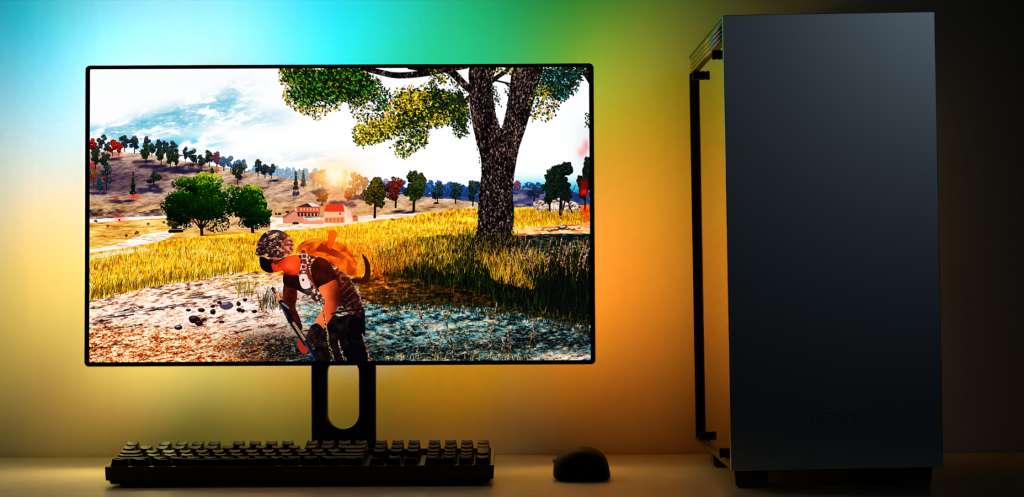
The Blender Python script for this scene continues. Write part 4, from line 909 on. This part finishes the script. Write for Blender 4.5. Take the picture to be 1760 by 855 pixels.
# ribbed rail above the glass
box('rail_backing', M_STEEL, tower, -TX + .0030, -TX + .0075, yb, TY1 - .004, .5072, TZ1 - .0044)
for i in range(4):
    z = .5250 - i * .0052
    fn = link('rib', cyl_mesh(.0023, TY1 - .006 - yb, 'Y', 12), M_FIN, tower, True); fn.location = (-TX + .0030, (TY1 - .006 + yb) / 2, z)
tl_ = link('top_lip', box_mesh(-TX, -TX + .003, yb, TY1 - .003, TZ1 - .0062, TZ1 - .0045), M_FIN, tower)
gl = box('glass_side', M_GLASS, tower, -TX + .0062, -TX + .0100, yb, TY1 - .0125, TZ0 + .0076, .5068, bev=.0004)
gl['label'] = 'glossy tinted glass side panel mirroring the orange wall'
for y in (-.1545, .1335):
    for z in (.4955, .0372):
        k = link('thumb_screw', cyl_mesh(.0058, .0048, 'X', 20, .0007), M_RUBBER, tower, False); k.location = (-TX + .0062 - .0085, y, z)
        k2 = link('screw_collar', cyl_mesh(.0058, .0048, 'X', 20, .0007), M_RUBBER, k); k2.location = (.0060, 0, 0)
        k3 = link('screw_shaft', cyl_mesh(.0050, .0090, 'X', 16), M_RUBBER, k); k3.location = (.0030, 0, 0)
# inside
box('motherboard_tray', M_STEEL, tower, .062, .064, yb + .04, TY1 - .005, TZ0 + .12, TZ1 - .01)
box('power_supply_shroud', M_STEEL, tower, -TX + .014, TX - .004, yb + .004, TY1 - .005, TZ0 + .0078, TZ0 + .10, bev=.001)
box('cable_cover', M_STEEL, tower, .02, .06, -.02, .0, TZ0 + .105, TZ1 - .012, bev=.002)
# feet: the tower leans a touch, so the pads differ in height
for sx in (-1, 1):
    for ya, yb_ in ((-.2095, -.135), (.0735, .135)):
        xa, xb = (-.1110, -.0720) if sx < 0 else (.0740, .1130)
        zf = .0014 * (1 if sx < 0 else -1)
        bm = bmesh.new()
        T_ = [bm.verts.new((x, y, TZ0 + .0006)) for x, y in ((xa, ya), (xb, ya), (xb, yb_), (xa, yb_))]
        m_ = .0022
        B_ = [bm.verts.new((x, y, zf)) for x, y in ((xa + m_, ya + m_), (xb - m_, ya + m_), (xb - m_, yb_ - m_), (xa + m_, yb_ - m_))]
        bm.faces.new(T_); bm.faces.new(B_[::-1]); quads(B_, T_, bm)
        bmesh.ops.recalc_face_normals(bm, faces=bm.faces[:])
        bmesh.ops.bevel(bm, geom=[e for e in bm.edges if not (e.verts[0].co.z > .02 and e.verts[1].co.z > .02)], offset=.0022, segments=2, affect='EDGES')
        link('foot', bm_mesh(bm), M_RAIL, tower)
# lettering low on the front panel
LZ0, LZ1 = .0735, .0865
def bar(x0, z0, x1, z1, t=.0020):
    d = Vector((x1 - x0, z1 - z0)).normalized(); n = Vector((-d.y, d.x)) * t / 2
    return [(x0 + n.x, z0 + n.y), (x1 + n.x, z1 + n.y), (x1 - n.x, z1 - n.y), (x0 - n.x, z0 - n.y)]
def letter(strokes):
    bm = bmesh.new()
    for k, s in enumerate(strokes):
        p = bar(*s); d = .0004 + .00004 * k
        a = [bm.verts.new((x, -d, z)) for x, z in p]; b_ = [bm.verts.new((x, .0002, z)) for x, z in p]
        bm.faces.new(a[::-1]); quads(a, b_, bm)
    bmesh.ops.recalc_face_normals(bm, faces=bm.faces[:])
    link('raised_letter', bm_mesh(bm), M_LOGO, fp)
LX = -.0265
for i, st in enumerate(([(0, 0, 0, 1), (0, 1, 1, 0), (1, 0, 1, 1)], [(0, 1, 1, 1), (1, 1, 0, 0), (0, 0, 1, 0)], [(0, 0, 1, 1), (0, 1, 1, 0)], [(0, 1, 1, 1), (.5, 1, .5, 0)])):
    ox = LX + i * .0140; lw = .0110
    letter([(ox + a * lw, LZ0 + b_ * (LZ1 - LZ0), ox + c_ * lw, LZ0 + d_ * (LZ1 - LZ0)) for a, b_, c_, d_ in st])

# dim amber fill lights added behind the tower to warm the wall beside it
for z, e, c in ((.13, .8, (1, .36, .0)), (.29, 1., (1, .46, .0)), (.43, .8, (1, .66, .0))):
    L = bpy.data.lights.new('wall_fill_point', 'POINT'); L.energy = .018 * e; L.color = c; L.shadow_soft_size = .006
    o = bpy.data.objects.new('wall_fill_point', L); COL.objects.link(o); o.location = (.478 - .006 * z, 3.158, z)
box('fill_light_housing', M_STEEL, tower, .108, .114, TY1 + .0002, TY1 + .006, .10, .46, bev=.001)  # invented housing, added to carry the amber fill lights
